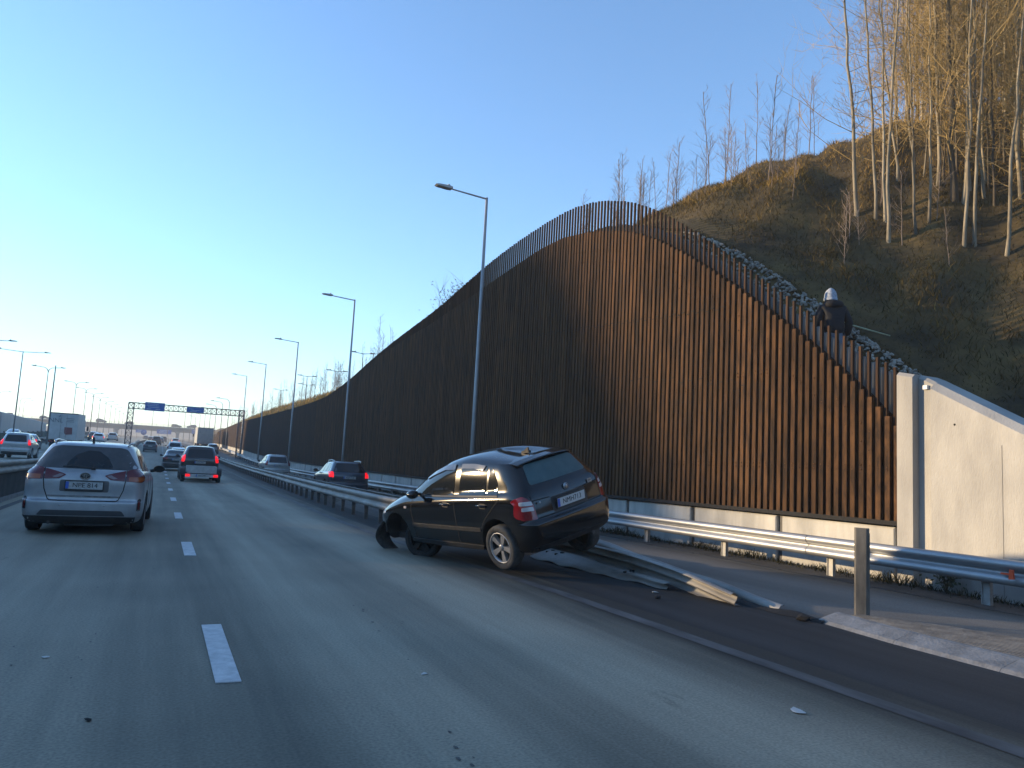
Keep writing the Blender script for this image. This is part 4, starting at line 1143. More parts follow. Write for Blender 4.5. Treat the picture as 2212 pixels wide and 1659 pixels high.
CACHE = {}
def generic(kind):
    if kind in CACHE: return CACHE[kind]
    if kind == 'suv':
        me, bv, k, wl, wb, tr, r = SU_ME, SU_BVH, 1.165, wm_s, 2.58, 1.60, .36
        rear = [(-.64, 1.13), (-.54, 1.58), (.54, 1.58), (.64, 1.13)]; lamp = [(.70, 1.30), (.84, 1.22), (.875, .93), (.74, .92), (.70, 1.1)]; pz = .92; xp = -.905
        side = [[(-.30, 1.19), (-.22, 1.42), (-.10, 1.60), (.12, 1.62), (.16, 1.19)], [(.22, 1.18), (.18, 1.62), (.85, 1.635), (.85, 1.17)], [(.91, 1.165), (.91, 1.63), (1.33, 1.58), (1.8, 1.36), (2.05, 1.19), (1.9, 1.15)]]
        low = [(-.84, .26), (-.87, .46), (.87, .46), (.84, .26)]; mz = 1.2; mw = .93
    elif kind == 'estate':
        me, bv, k, wl, wb, tr, r = ES_ME, ES_BVH, 1.0, wm_e, 2.60, 1.545, .315
        rear = [(-.66, 1.02), (-.52, 1.385), (.52, 1.385), (.66, 1.02)]; lamp = [(.68, 1.04), (.80, 1.02), (.835, .98), (.835, .80), (.66, .79), (.66, .95)]; pz = .80; xp = -.985
        side = [[(-.40, 1.03), (-.34, 1.20), (-.20, 1.36), (.10, 1.385), (.16, 1.02)], [(.22, 1.015), (.17, 1.385), (.85, 1.40), (.85, 1.0)], [(.91, .995), (.91, 1.395), (1.35, 1.355), (1.85, 1.16), (2.12, 1.02), (1.95, .985)]]
        low = [(-.82, .20), (-.85, .33), (.85, .33), (.82, .20)]; mz = 1.03; mw = .88
    elif kind == 'saloon':
        me, bv, k, wl, wb, tr, r = SA_ME, SA_BVH, 1.0, wm_e, 2.60, 1.53, .315
        rear = [(-.60, 1.06), (-.50, 1.36), (.50, 1.36), (.60, 1.06)]; lamp = [(.52, .95), (.80, .94), (.825, .90), (.825, .80), (.54, .79)]; pz = .80; xp = -1.225
        side = [[(.0, 1.03), (.16, 1.20), (.36, 1.36), (.85, 1.395), (.85, 1.0)], [(.91, .995), (.91, 1.39), (1.35, 1.35), (1.85, 1.16), (2.12, 1.02), (1.95, .985)]]
        low = [(-.80, .20), (-.83, .30), (.83, .30), (.80, .20)]; mz = 1.03; mw = .87
    else:
        me, bv, k, wl, wb, tr, r = HB_ME, HB_BVH, 1.0, wm_h, 2.46, 1.45, .30
        rear = [(-.58, 1.03), (-.46, 1.34), (.46, 1.34), (.58, 1.03)]; lamp = [(.66, 1.0), (.74, .98), (.785, .90), (.79, .74), (.64, .73)]; pz = .74; xp = -.675
        side = [[(-.02, .98), (.10, 1.31), (.5, 1.365), (.80, 1.37), (.80, .96)], [(.925, .955), (.925, 1.368), (1.2, 1.345), (1.6, 1.235), (1.88, 1.075), (1.97, .985)]]
        low = [(-.72, .22), (-.75, .34), (.75, .34), (.72, .22)]; mz = 1.0; mw = .84
    d = dict(me=me, wl=wl, wb=wb, tr=tr, r=r, pz=pz, xp=xp)
    d['rear'] = pmesh('rear_window', M_GLASS, bv, [(rpoly(rear, .05), 'B')], sp=.1)
    d['lamps'] = [pmesh('tail_light', M_RED, bv, [(rpoly(l_, .03), 'B')], off=.01, sp=.06) for l_ in (lamp, mirror(lamp))]
    d['side'] = [pmesh('side_window', M_GLASS, bv, [(rpoly(s_, .03), v)], sp=.12) for s_ in side for v in 'LR']
    d['low'] = pmesh('lower_bumper', M_TRIM, bv, [(rpoly(low, .02), 'B')], off=.01, sp=.12)
    d['mir'] = []
    for s in (1, -1):
        mb = MB()
        rows_t = [[(xx, s * (mw + .09 + .10 * q * math.cos(a)), mz + .07 * q * math.sin(a)) for a in np.linspace(0, 2 * math.pi, 11)[:-1]] for xx, q in ((1.86, .6), (1.88, 1.0), (1.95, .95), (2.03, .35))]
        i_ = mb.grid(rows_t, closed=True); mb.face([i_ + q for q in range(10)], False); mb.face([i_ + 30 + q for q in range(10)], False)
        mb.tube([(1.92, s * (mw - .05), mz - .04), (1.92, s * (mw + .03), mz - .02)], .025, 6)
        d['mir'].append(mb.mesh('mirror', M_TRIM))
    CACHE[kind] = d
    return d

def slope_at(y): return math.atan2(zr(y + 1) - zr(y - 1), 2.0)
def traffic(name, kind, x, y, pt, label, cat='car', z=0.0, lit=False, scale=(1, 1, 1), plate=None, heading=0.0, rails=False, group='cars in the traffic ahead', wheels=True, oncoming=False):
    d = generic(kind)
    t = empty(name, (x, y, zr(y) + z), (0, -slope_at(y), math.pi / 2 + heading + (math.pi if oncoming else 0)))
    t.scale = scale
    tag(t, label, cat, group)
    paint_on(link('body', d['me'], t), pt)
    link('rear_window', d['rear'], t)
    for l_ in d['lamps']:
        o = link('tail_light', l_, t)
        if lit: paint_on(o, M_LIT)
    for s_ in d['side']: link('side_window', s_, t)
    link('lower_bumper', d['low'], t)
    for s_ in d['mir']: link('mirror', s_, t)
    wheels_on(t, d['wb'], d['tr'], d['r'], d['wl'])
    if plate is not None:
        add_plate(t, (d['xp'] - .012, 0, d['pz']), plate, mat=M_PLATED, frame=False, blue=bool(plate))
    if rails:
        for s in (1, -1):
            k_ = 1.165 if kind == 'suv' else 1.0
            mb = MB(); mb.tube([(-.45, s * .53, 1.43 * k_), (-.32, s * .57, 1.49 * k_), (.2, s * .59, 1.515 * k_), (1.0, s * .575, 1.49 * k_), (1.12, s * .56, 1.43 * k_)], [.014, .022, .022, .022, .014], 8)
            mb.build('roof_rail', M_EMB, t)
    return t

# main road, right-hand lane
suv = traffic('off_road_car', 'suv', 1.95, 42.9, P_DARK, 'black off-road car with lit tail lights towing a small trailer', lit=True, plate='LCZ 443', z=0)
mb = MB(); mb.box((-.93, 0, 1.03), (.03, .60, .035)); mb.build('tailgate_handle', M_CHROME, suv)
tr = empty('trailer', (1.95, 40.4, 0), (0, 0, math.pi / 2)); tag(tr, 'small silver box trailer with red lights hitched behind the black off-road car', 'trailer')
M_ALU = pm('aluminium_side', (.34, .35, .36), (.48, .49, .5), scale=6, rough=.42, metal=.5)
mb = MB(); mb.box((0, 0, .47), (1.9, 1.30, .06)); 
for (cx_, cy_, lx_, ly_) in ((-.94, 0, .03, 1.30), (.94, 0, .03, 1.30), (0, .64, 1.86, .03), (0, -.64, 1.86, .03)): mb.box((cx_, cy_, .63), (lx_, ly_, .28))
for zz in (.54, .64, .74): mb.box((-.962, 0, zz), (.02, 1.26, .022))
mb.build('box', M_ALU, tr)
mb = MB(); mb.box((-.93, 0, .33), (.08, 1.45, .14)); mb.build('lamp_board', M_ALU, tr)
add_plate(tr, (-.985, 0, .33), 'DH 348', mat=M_PLATED, frame=False)
for s in (1, -1):
    mb = MB(); mb.box((-.98, s * .62, .33), (.05, .20, .12)); mb.build('tail_light', M_LIT, tr)
    o = link('wheel', wm_h[0], tr, loc=(0, s * .80, .30), rot=(0, 0, math.pi if s < 0 else 0)); link('rim', wm_h[1], o)
    mb = MB(); mb.grid([[(.36 * math.cos(a), s * (.70 + w_), .32 + .36 * math.sin(a)) for w_ in (0, .22)] for a in np.linspace(0, math.pi, 12)]); mb.build('mudguard', M_TRIM, tr)
mb = MB(); mb.tube([(.9, .4, .5), (1.6, 0, .48), (1.75, 0, .48)], .03, 8); mb.tube([(.9, -.4, .5), (1.6, 0, .48)], .03, 8); mb.tube([(0, -.75, .30), (0, .75, .30)], .03, 8); mb.build('drawbar', M_POSTD, tr)

traffic('saloon_car', 'saloon', 1.15, 60.2, P_DARK, 'dark saloon car just left of and beyond the black off-road car', lit=False, plate='KEC 521')
traffic('hatchback', 'hatch', 1.75, 82, P_WHITE, 'white hatchback roof showing between the dark saloon and the white off-road car')
traffic('off_road_car', 'suv', 1.75, 104, P_WHITE, 'white off-road car with roof rails beyond the dark saloon in the right lane', rails=True)
traffic('estate_car', 'estate', -1.1, 115.5, P_GREY, 'dark grey estate car alone in the left lane right of the silver estate roof', plate='')
traffic('off_road_car', 'suv', -.6, 168, P_DARK, 'black tall car ahead of the dark grey estate in the left lane')
traffic('hatchback', 'hatch', .1, 212, P_GREY, 'small grey hatchback far ahead near the lane line')
traffic('off_road_car', 'suv', .9, 250, P_DARK, 'small dark tall car far ahead below the overpass')
traffic('estate_car', 'estate', 3.3, 196, P_LSIL, 'small silver estate far ahead right of the white off-road car', lit=True)
traffic('hatchback', 'hatch', -2.6, 262, P_DARK, 'small dark hatchback far ahead beside the left gantry leg')
traffic('hatchback', 'hatch', -4.6, 300, P_GREY, 'tiny grey hatchback under the overpass left of the gantry leg', z=.2)
# ramp
traffic('estate_car', 'estate', 7.45, 33.6, P_BLUE, 'dark blue estate with silver roof rails and lit tail lights on the ramp', lit=True, plate='KJA 118', z=-.12, heading=-.02, rails=True, group='cars on the ramp')
traffic('off_road_car', 'suv', 7.75, 57.5, P_LSIL, 'pale silver sloping-back car further along the ramp', z=-.10, plate='LTA 706', heading=.01, scale=(1, .98, .93), group='cars on the ramp')
traffic('hatchback', 'hatch', 7.2, 122, P_GREY, 'small grey hatchback behind the lorry at the end of the ramp', group='cars on the ramp')
# left carriageway
traffic('people_carrier', 'suv', -8.1, 57, P_LSIL, 'silver people carrier with lit tail lights at the left picture edge', z=.42, lit=True, plate='', scale=(.95, .93, .93), group='cars on the left carriageway')
traffic('hatchback', 'hatch', -11.7, 88, P_WHITE, 'white hatchback just beyond the silver people carrier', z=.42, lit=True, scale=(1.05, 1.05, 1.03), group='cars on the left carriageway')
traffic('hatchback', 'hatch', -8.6, 134, P_WHITE, 'white hatchback right of the white box lorry', z=.42, lit=True, scale=(1, 1.04, 1.02), group='cars on the left carriageway')
traffic('estate_car', 'estate', -8.0, 160, P_LSIL, 'silver estate two cars right of the white box lorry', z=.42, group='cars on the left carriageway')
traffic('hatchback', 'hatch', -10.4, 150, P_DARK, 'dark hatchback between the lorry and the silver estate', z=.42, group='cars on the left carriageway')
traffic('hatchback', 'hatch', -17.5, 104, P_WHITE, 'white car roof behind the green barrier at the far left', z=.42, oncoming=True, group='cars beyond the green barrier')
traffic('hatchback', 'hatch', -17.8, 122, P_LSIL, 'silver car roof behind the green barrier near the lorry', z=.42, oncoming=True, group='cars beyond the green barrier')

# ---- lorries
def lorry(name, x, y, z, label, body, L=9.0, W=2.5, H=3.0, mark=None, tilt_c=None):
    t = empty(name, (x, y, zr(y) + z), (0, -slope_at(y), math.pi / 2)); tag(t, label, 'lorry', 'lorries')
    mb = MB(); bev_box(mb, (L / 2, 0, 1.05 + H / 2), (L, W, H), .04); bx = mb.build('box', body, t)
    for s in (1, -1):
        mb = MB(); mb.box((-.012, s * W / 4, 1.05 + H / 2), (.02, W / 2 - .06, H - .16)); dr = mb.build('rear_door', body, bx)
        mb = MB(); mb.tube([(-.035, s * .25, 1.2), (-.035, s * .25, H + .9)], .02, 6); mb.build('locking_bar', M_POSTG, dr)
        mb = MB(); mb.box((-.03, s * (W / 2 - .22), .86), (.06, .34, .16)); mb.build('tail_light', M_RED, t)
        for xx in (1.4, 2.6, L - .4):
            o = link('wheel', wm_s[0], t, loc=(xx, s * (W / 2 - .22), .5), rot=(0, 0, math.pi if s < 0 else 0), scale=(1.4, 1.5, 1.4)); link('rim', wm_s[1], o)
    mb = MB(); mb.box((-.01, 0, 1.05 + H - .04), (.05, W + .02, .10)); mb.build('roof_edge', pm('roof_edge', (.16, .13, .12), rough=.6), bx)
    mb = MB(); mb.box((L / 2, 0, .85), (L, .9, .22)); mb.box((-.02, 0, .55), (.1, W - .2, .14)); mb.box((-.02, .5, .7), (.06, .08, .3)); mb.box((-.02, -.5, .7), (.06, .08, .3)); mb.build('chassis', M_TRIM, t)
    mb = MB(); mb.prism([(L + .15, .5), (L + .15, 3.0), (L + .5, 3.3), (L + 1.3, 3.2), (L + 2.0, 2.2), (L + 2.05, .5)], lambda u, v, w: (u, w, v), -W / 2 + .05, W / 2 - .05); cb = mb.build('cab', body, t)
    for s in (1, -1):
        mb = MB(); mb.box((L + 1.7, s * (W / 2 + .2), 2.3), (.12, .22, .5)); mb.build('mirror', M_TRIM, t)
    return t, bx
t, bx = lorry('lorry', -9.1, 91, .42, 'white box lorry marked NNL with a dark red mudflap panel on the left carriageway', pm('lorry_white', (.36, .36, .35), (.48, .48, .47), scale=1.5, rough=.55), L=8, H=2.75)
B2W = Matrix(((0, 0, -1, 0), (-1, 0, 0, 0), (0, 1, 0, 0), (0, 0, 0, 1)))
lt = link('lettering', text_mesh('NNL', .62, pm('mark_grey', (.13, .14, .16), rough=.6)), bx); lt.matrix_local = Matrix.Translation((-.04, .72, 3.0)) @ B2W
mb = MB(); mb.prism([(.42, 3.35), (.30, 3.55), (.38, 3.42), (.22, 3.62), (.28, 3.36)], lambda u, v, w: (w, u + .1, v), -.045, -.03); mb.build('mark', pm('mark_blue', (.10, .16, .25), rough=.6), bx)
mb = MB()
for k_, w_ in enumerate((.75, .6, .7)): mb.box((-.035, -.55, 3.25 - .16 * k_), (.01, w_, .06))
mb.build('small_print', pm('mark_grey', (.13, .14, .16), rough=.6), bx)
mb = MB(); mb.prism([(-.12, 1.75), (-.10, 2.35), (-.80, 2.35), (-.84, 1.65), (-.25, 1.60)], lambda u, v, w: (w, u, v), -.05, -.03); mb.build('red_panel', pm('panel_red', (.17, .045, .045), rough=.6), bx)
lorry('lorry', 6.9, 140, .0, 'grey box lorry far ahead at the end of the ramp', pm('lorry_grey', (.20, .21, .21), (.28, .29, .29), scale=2, rough=.6), L=10, H=2.7)
# ------------------------------------------------------------------ lamp posts
M_POLE = pm('lamp_pole', (.30, .31, .31), (.40, .41, .41), scale=2, rough=.5, metal=.35)
M_POLEF = pm('lamp_pole_weathered', (.13, .13, .128), (.20, .20, .195), scale=2, rough=.6, metal=.2)
M_LENS = pm('lamp_lens', (.30, .31, .32), rough=.3)
def lamp_head(mb, p, dx, z):
    s = 1 if dx > 0 else -1
    mb.prism([(0, -.03), (.12 * s, -.05), (.55 * s, -.045), (.62 * s, -.01), (.5 * s, .02), (.12 * s, .05), (0, .03)], lambda u, v, w: (p[0] + u, p[1] + w, p[2] + v + .06 * u * s), -.13, .13)
    mb.box((p[0] + .12 * s, p[1], p[2] + .08), (.07, .07, .10))
ORD = ['nearest', 'second', 'third', 'fourth', 'fifth', 'sixth', 'seventh', 'eighth', 'ninth', 'tenth', 'eleventh', 'twelfth', 'thirteenth', 'fourteenth', 'fifteenth', 'sixteenth']
def single_lamp(x, y, z, h, arm, label, group, straight=True, heads=(-1,), rz=0.0, mat=M_POLE, name='street_lamp', r0=.095):
    t = empty(name, (x, y, z), (0, 0, rz)); tag(t, label, 'street lamp', group)
    mb = MB()
    if straight:
        mb.tube([(0, 0, 0), (0, 0, h * .3), (0, 0, h)], [r0, r0 * .82, r0 * .5], 12)
    else:
        mb.tube([(0, 0, 0), (0, 0, h * .3), (0, 0, h - .7)], [r0, r0 * .82, r0 * .5], 10)
    mb.build('pole', mat, t)
    for s in heads:
        mb = MB()
        if straight: mb.tube([(0, 0, h - .05), (s * (arm - .5), 0, h + .02 + .02 * arm)], [.035, .028], 8)
        else:
            pts = [(0, 0, h - .75)] + [(s * .6 * (1 - math.cos(a)), 0, h - .75 + .68 * math.sin(a)) for a in np.linspace(.3, 1.5, 6)] + [(s * (arm - .5), 0, h + .02)]
            mb.tube(pts, [.045] * 4 + [.035] * (len(pts) - 4), 8)
        mb.build('arm', mat, t)
        mb = MB(); lamp_head(mb, (s * (arm - .62), 0, h + .03 + (.02 * arm if straight else 0)), s, 0); hd = mb.build('lamp_head', mat, t)
        mb = MB(); mb.box((s * (arm - .33), 0, h - .02 + (.035 * arm if straight else 0)), (.34, .2, .012)); mb.build('lens', M_LENS, hd)
    mb = MB(); mb.box((0, 0, .04), (.3, .3, .05)); mb.box((0, -.075, .9), (.10, .06, .35)); mb.build('base_plate', mat, t)
    return t
yy_l = [25.2, 46.0, 67.0, 89.0, 110.2]
for i, y in enumerate(yy_l):
    single_lamp(9.98, y, zr(y), 11.15 - (.0 if i < 3 else .0), 1.98, '%s lamp post with a straight single arm along the steel wall' % ORD[i], 'straight-armed lamp posts along the wall')
for i, y in enumerate((131, 146, 163, 182, 204, 230, 262)):
    single_lamp(9.6, y, zr(y), 8.6, 2.1, '%s curved-arm lamp post beyond the gantry on the right' % ORD[i], 'curved-arm lamp posts beyond the gantry', straight=False, mat=M_POLEF, r0=.08)
for i, y in enumerate((76, 97, 118, 155, 175, 194, 215, 238, 262, 288, 316, 346, 380)):
    st = i < 2
    single_lamp(-14.3, y, zr(y) + .42, (10.2 if i else 9.2) if st else 10.0, 2.6 if st else 2.0, '%s twin-arm lamp post in the row between the left carriageways' % ORD[i], 'twin-arm lamp posts on the left', straight=st, heads=(-1, 1), mat=M_POLEF, r0=.085)
for i, (x, y, h) in enumerate(((-30, 120, 8.5), (-31, 138, 8.5), (-29, 150, 8.5), (-30.5, 185, 8.5), (-31, 215, 8.5), (-33, 235, 8.5))):
    single_lamp(x, y, zr(y) + .4, h, 2.2, '%s small curved-arm lamp post by the grey hall' % ORD[i], 'lamp posts by the hall', straight=False, heads=(1,), mat=M_POLEF, r0=.07)
for i, (x, y) in enumerate(((17.5, 75), (18.5, 92), (17, 104), (19, 116), (17.5, 132))):
    z = hill_z(x, y)
    single_lamp(x, y, z - .1, 3.9, 1.3, '%s small lamp post among the saplings above the wall' % ORD[i], 'small lamp posts above the wall', heads=(-1, 1), mat=M_POLEF, r0=.06)
# bare masts without lamps
for i, (x, y, h) in enumerate(((-12.6, 110, 9.8), (-14, 190, 9), (-3.0, 300, 11), (2.2, 300, 11), (7.5, 300, 11), (9.5, 300, 11))):
    t = MB(); t.tube([(0, 0, 0), (0, 0, h * .5), (0, 0, h)], [.11, .085, .06], 8)
    o = t.build('mast', M_POLEF, loc=(x, y, zr(y) + (.42 if x < -5 else 0)))
    tag(o, 'bare grey mast, %s counted from the camera' % ORD[i], 'mast', 'bare masts')

# ------------------------------------------------------------------ sign gantry
M_GAN = pm('gantry_steel', (.13, .10, .095), (.20, .16, .15), scale=3, rough=.6, metal=.3)
M_SIGN = pm('sign_blue', (.025, .10, .34), rough=.45)
M_SIGNW = pm('sign_print', (.55, .57, .58), rough=.5)
GY = 106.0
g = empty('sign_gantry', (3, GY, zr(GY))); tag(g, 'lattice steel sign gantry spanning the main road with two blue signs', 'gantry')
ztop = 7.15 - zr(GY); 
def lattice(mb, a, b, w, axis, n, r=.04, rd=.025):
    """square lattice column/beam from a to b"""
    a, b = Vector(a), Vector(b)
    u = {'X': Vector((0, 1, 0)), 'Z': Vector((1, 0, 0))}[axis] * w[0] / 2
    v = {'X': Vector((0, 0, 1)), 'Z': Vector((0, 1, 0))}[axis] * w[1] / 2
    cs = [u + v, u - v, -u - v, -u + v]
    for c in cs: mb.tube([a + c, b + c], r, 6)
    for k in range(n):
        p, q = a.lerp(b, k / n), a.lerp(b, (k + 1) / n)
        for i in range(4):
            c, d = cs[i], cs[(i + 1) % 4]
            mb.tube([p + c, q + d] if k % 2 == 0 else [p + d, q + c], rd, 4, cap=False)
            if axis == 'Z' or True: mb.tube([q + c, q + d], rd, 4, cap=False)
mb = MB(); lattice(mb, (-6.6, 0, 0), (-6.6, 0, ztop - .05), (.62, .6), 'Z', 10, .05); mb.build('leg', M_GAN, g)
mb = MB(); lattice(mb, (6.4, 0, -.05), (6.4, 0, ztop + .05), (.62, .6), 'Z', 10, .05); mb.build('leg', M_GAN, g)
mb = MB(); lattice(mb, (-6.9, 0, ztop - .35), (6.7, 0, ztop - .35), (.6, .72), 'X', 24, .05); mb.build('beam', M_GAN, g)
def sign(parent, c, w, h, lines, name='sign_panel'):
    mb = MB(); mb.box((c[0], c[1], c[2]), (w, .06, h)); o = mb.build(name, M_SIGN, parent)
    mb = MB()
    mb.box((c[0], c[1] - .034, c[2] + h / 2 - .04), (w - .05, .006, .02)); mb.box((c[0], c[1] - .034, c[2] - h / 2 + .04), (w - .05, .006, .02))
    for (x, z, lw, lh) in lines:
        # short strokes, too small to read
        k = x - lw / 2
        while k < x + lw / 2:
            st = random.uniform(.05, .11); mb.box((c[0] + k, c[1] - .034, c[2] + z), (st, .006, lh)); k += st + .035
    mb.build('sign_lettering', M_SIGNW, o)
    return o
sign(g, (-3.95, -.36, ztop - .33), 2.25, 1.05, [(-.2, .32, 1.2, .06), (-.2, .12, 1.4, .06), (-.1, -.08, 1.2, .06), (-.6, -.32, .5, .08), (.4, -.32, .5, .08)])
sign(g, (.75, -.36, ztop - .36), 2.05, .66, [(-.5, .1, .5, .06), (.1, -.06, 1.2, .06), (-.2, -.2, .8, .05)])

# ------------------------------------------------------------------ overpass far ahead
M_BR = pm('bridge_concrete', (.17, .165, .16), (.26, .25, .24), scale=.4, rough=.85)
M_BRD = pm('bridge_girder', (.10, .105, .11), (.15, .155, .16), scale=.4, rough=.8)
BY = 385.0
br = empty('overpass', (-20, BY, 10.4)); tag(br, 'long grey road overpass crossing the motorway far ahead', 'bridge')
tilt = .0105
def brx(x): return (x + 20) * 0.0
mb = MB(); mb.box((0, 0, 1.75), (330, 10, .5)); mb.build('deck', M_BR, br)
mb = MB(); mb.box((0, -3.6, .7), (330, .7, 1.55)); mb.box((0, 3.6, .7), (330, .7, 1.55)); mb.build('girder', M_BRD, br)
mb = MB()
for k in range(-54, 55): mb.box((k * 3.0, -4.9, 2.5), (.08, .08, 1.0))
for zz in (2.35, 2.68, 3.0): mb.box((0, -4.9, zz), (330, .05, .05))
mb.build('railing', M_POLEF, br)['kind'] = 'stuff'
for x in (-98, -70, -42, 2, 27, 55):
    mb = MB(); mb.box((x, 0, -2.8), (1.3, 7.6, 5.6)); mb.box((x, 0, -.25), (2.0, 9.0, .5)); mb.build('pier', M_BR, br)
for i, x in enumerate((-98, -76, -58, -47, -36, -25.5, -12, 5, 14)):
    d = generic(('hatch', 'estate', 'suv')[i % 3])
    t = empty('car', (x, BY + random.uniform(-2, -1), 12.4), (0, 0, 0 if i % 2 else math.pi)); tag(t, '%s car from the left crossing the overpass' % ('first', 'second', 'third', 'fourth', 'fifth', 'sixth', 'seventh', 'eighth', 'ninth')[i], 'car', 'cars on the overpass')
    paint_on(link('body', d['me'], t), (P_GREY, P_DARK, P_BLUE)[i % 3])
    for s_ in d['side']: link('side_window', s_, t)
    wheels_on(t, d['wb'], d['tr'], d['r'], d['wl'])
# signs and a round sign far ahead
def far_sign(x, y, zc, w, h, label, rnd=False):
    t = empty('road_sign', (x, y, zr(y))); tag(t, label, 'road sign', 'far blue road signs')
    z = zc - zr(y)
    mb = MB()
    if rnd: mb.lathe([(0, -.04), (w / 2, -.04), (w / 2, .04), (0, .04)], 24, c=(0, 0, z), axis='Y')
    else: mb.box((0, 0, z), (w, .08, h))
    mb.build('panel', M_SIGN, t)
    mb = MB()
    for xx in ((0,) if rnd else (-w * .35, w * .35)): mb.tube([(xx, .08, 0), (xx, .08, z)], .06, 6)
    mb.build('post', M_POLEF, t)
    mb = MB()
    if rnd: mb.tube([(-.35, -.06, z - .25), (-.1, -.06, z + .3), (.3, -.06, z + .2), (.35, -.06, z - .2)], .07, 6)
    else:
        for q in range(3): mb.box((random.uniform(-.3, .3), -.05, z + h * (.28 - .28 * q)), (w * .6, .02, h * .09))
    mb.build('print', M_SIGNW, t)
far_sign(-5.4, 300, 7.6, 1.9, 1.9, 'round blue sign under the overpass left of the lanes', True)
far_sign(1.2, 330, 8.9, 5.2, 1.7, 'wide blue direction sign hanging below the overpass over the lanes')
far_sign(12.6, 330, 9.6, 2.8, 1.7, 'blue direction sign below the overpass left of the grey lorry')
far_sign(-7.2, 330, 8.6, 3.2, 1.2, 'greenish blue sign below the overpass near the left pier')

# ------------------------------------------------------------------ left side: hall, green barrier, far strips
M_HALL = pm('hall_cladding', (.19, .205, .215), (.24, .255, .265), scale=.5, rough=.6, stretch=(1, 1, .3))
hl = empty('industrial_hall', (-44, 178, zr(178))); tag(hl, 'large grey industrial hall with a rounded roof edge at the far left', 'building')
mb = MB()
prof = [(-26, 0)] + [(-26, 4.6)] + [(-24 + 4 * k, 5.3 + .35 * math.sin(k * .3)) for k in range(8)] + [(12, 5.2), (15, 4.75), (16.2, 4.4), (16.2, 0)]
mb.prism(prof, lambda u, v, w: (u, w, v), -4, 60); mb.build('wall', M_HALL, hl)
mb = MB()
for k in range(14): mb.box((-24 + 3 * k, -4.03, 2.1), (.08, .05, 4.2))
for zz in (1.5, 3.0): mb.box((-5, -4.02, zz), (42, .04, .06))
mb.build('cladding_joint', pm('joint', (.11, .12, .125), rough=.7), hl)
mb = MB(); mb.box((4, -4.05, 1.0), (.9, .08, 1.3)); mb.box((5.4, -4.05, 1.0), (.9, .08, 1.3)); mb.build('window', M_GLASS, hl)
M_GREEN = pm('green_barrier', (.014, .035, .026), (.024, .05, .038), scale=1.5, rough=.7)
gb = empty('noise_barrier', (-15.0, 90, 0)); tag(gb, 'low dark green noise barrier between the left carriageways', 'barrier')
y = 40.0
while y < 240:
    mb = MB()
    ya, yb = y + .05, y + 3.95
    mb.grid([[(0, q - 90, zr(q) + .42 - .1), (0, q - 90, zr(q) + .42 + 1.35), (.12, q - 90, zr(q) + .42 + 1.35), (.12, q - 90, zr(q) + .42 - .1)] for q in (ya, yb)], closed=True, smooth=False)
    mb.build('panel', M_GREEN, gb)
    mb = MB(); mb.box((.06, y - 90, zr(y) + .42 + .7), (.18, .1, 1.5)); mb.build('post', M_GAN, gb)
    y += 4
lg = empty('guardrail', (-13.9, 60, 0)); tag(lg, 'grey guardrail along the left carriageway before the green barrier', 'guardrail')
y = 30.0
while y < 180:
    mb = MB(); wbeam(mb, [(0, t - 60, zr(t) + left_z(t) + .42) for t in np.linspace(y, y + 8.1, 5)], 1); mb.build('beam', M_RAILD, lg); y += 8
for k in range(38): link('post', gpost_me, lg, loc=(-.06, 30 + 4 * k - 60, zr(30 + 4 * k) + left_z(30 + 4 * k)))

# wooded rise on the left, beyond the picture: its crest is shaped to lay shade on road and steel wall (its edge shows mirrored in the windows of the black car)
M_WOOD = pm('wooded_hill', (.012, .015, .006), (.045, .045, .018), scale=.25, rough=.95, bump=1.0, bscale=1.5)
SH = [(-160, 2), (-60, 1.5), (-2, .4), (4, -.6), (15.0, -.8), (16.5, .6), (18.5, 3.2), (20.5, 6.2), (22.5, 8.6), (25, 9.8), (30, 9.9), (38, 9.2), (48, 7.9), (62, 6.9), (92, 6.6), (104, -20)]
sx_, sy_ = -math.sin(SUN_AZ), math.cos(SUN_AZ)
mb = MB(); rows_t = []
qs = list(np.arange(-160, 0, 5.0)) + list(np.arange(0, 60, 1.0)) + list(np.arange(60, 106, 4.0))
for k, q in enumerate(qs):
    yw = (q - 10.3 * sy_) / (-sx_)
    H = interp(SH, q) + (150 + 10.3 * -sx_ - sy_ * yw) * math.tan(SUN_EL) + random.uniform(-.25, .25)
    H = max(H, 0.5)
    row = []
    for d, f_ in ((95, -.02), (110, .35), (128, .75), (142, .94), (150, 1.0), (185, .92), (260, -.02)):
        row.append((q * sy_ + d * sx_, -q * sx_ + d * sy_, H * f_ + (.4 * math.sin(k * 1.9 + d) if 0 < f_ < 1 else 0)))
    rows_t.append(row)
mb.grid(rows_t, smooth=True); tag(mb.build('light_blocking_rise', M_WOOD, fix=False), kind='structure')
# low far hills on the skyline
M_FARH = pm('far_hills', (.05, .055, .05), (.08, .08, .07), scale=.02, rough=.95)
mb = MB(); rows_t = []
for k in range(60):
    x = -900 + 30 * k
    rows_t.append([(x, 900, zr(420) + 9), (x, 920, zr(420) + 15 + 3 * math.sin(k * .7) + 2 * math.sin(k * 1.9)), (x, 1000, zr(420) + 10)])
mb.grid(rows_t); tag(mb.build('far_hills', M_FARH, fix=False), kind='structure')

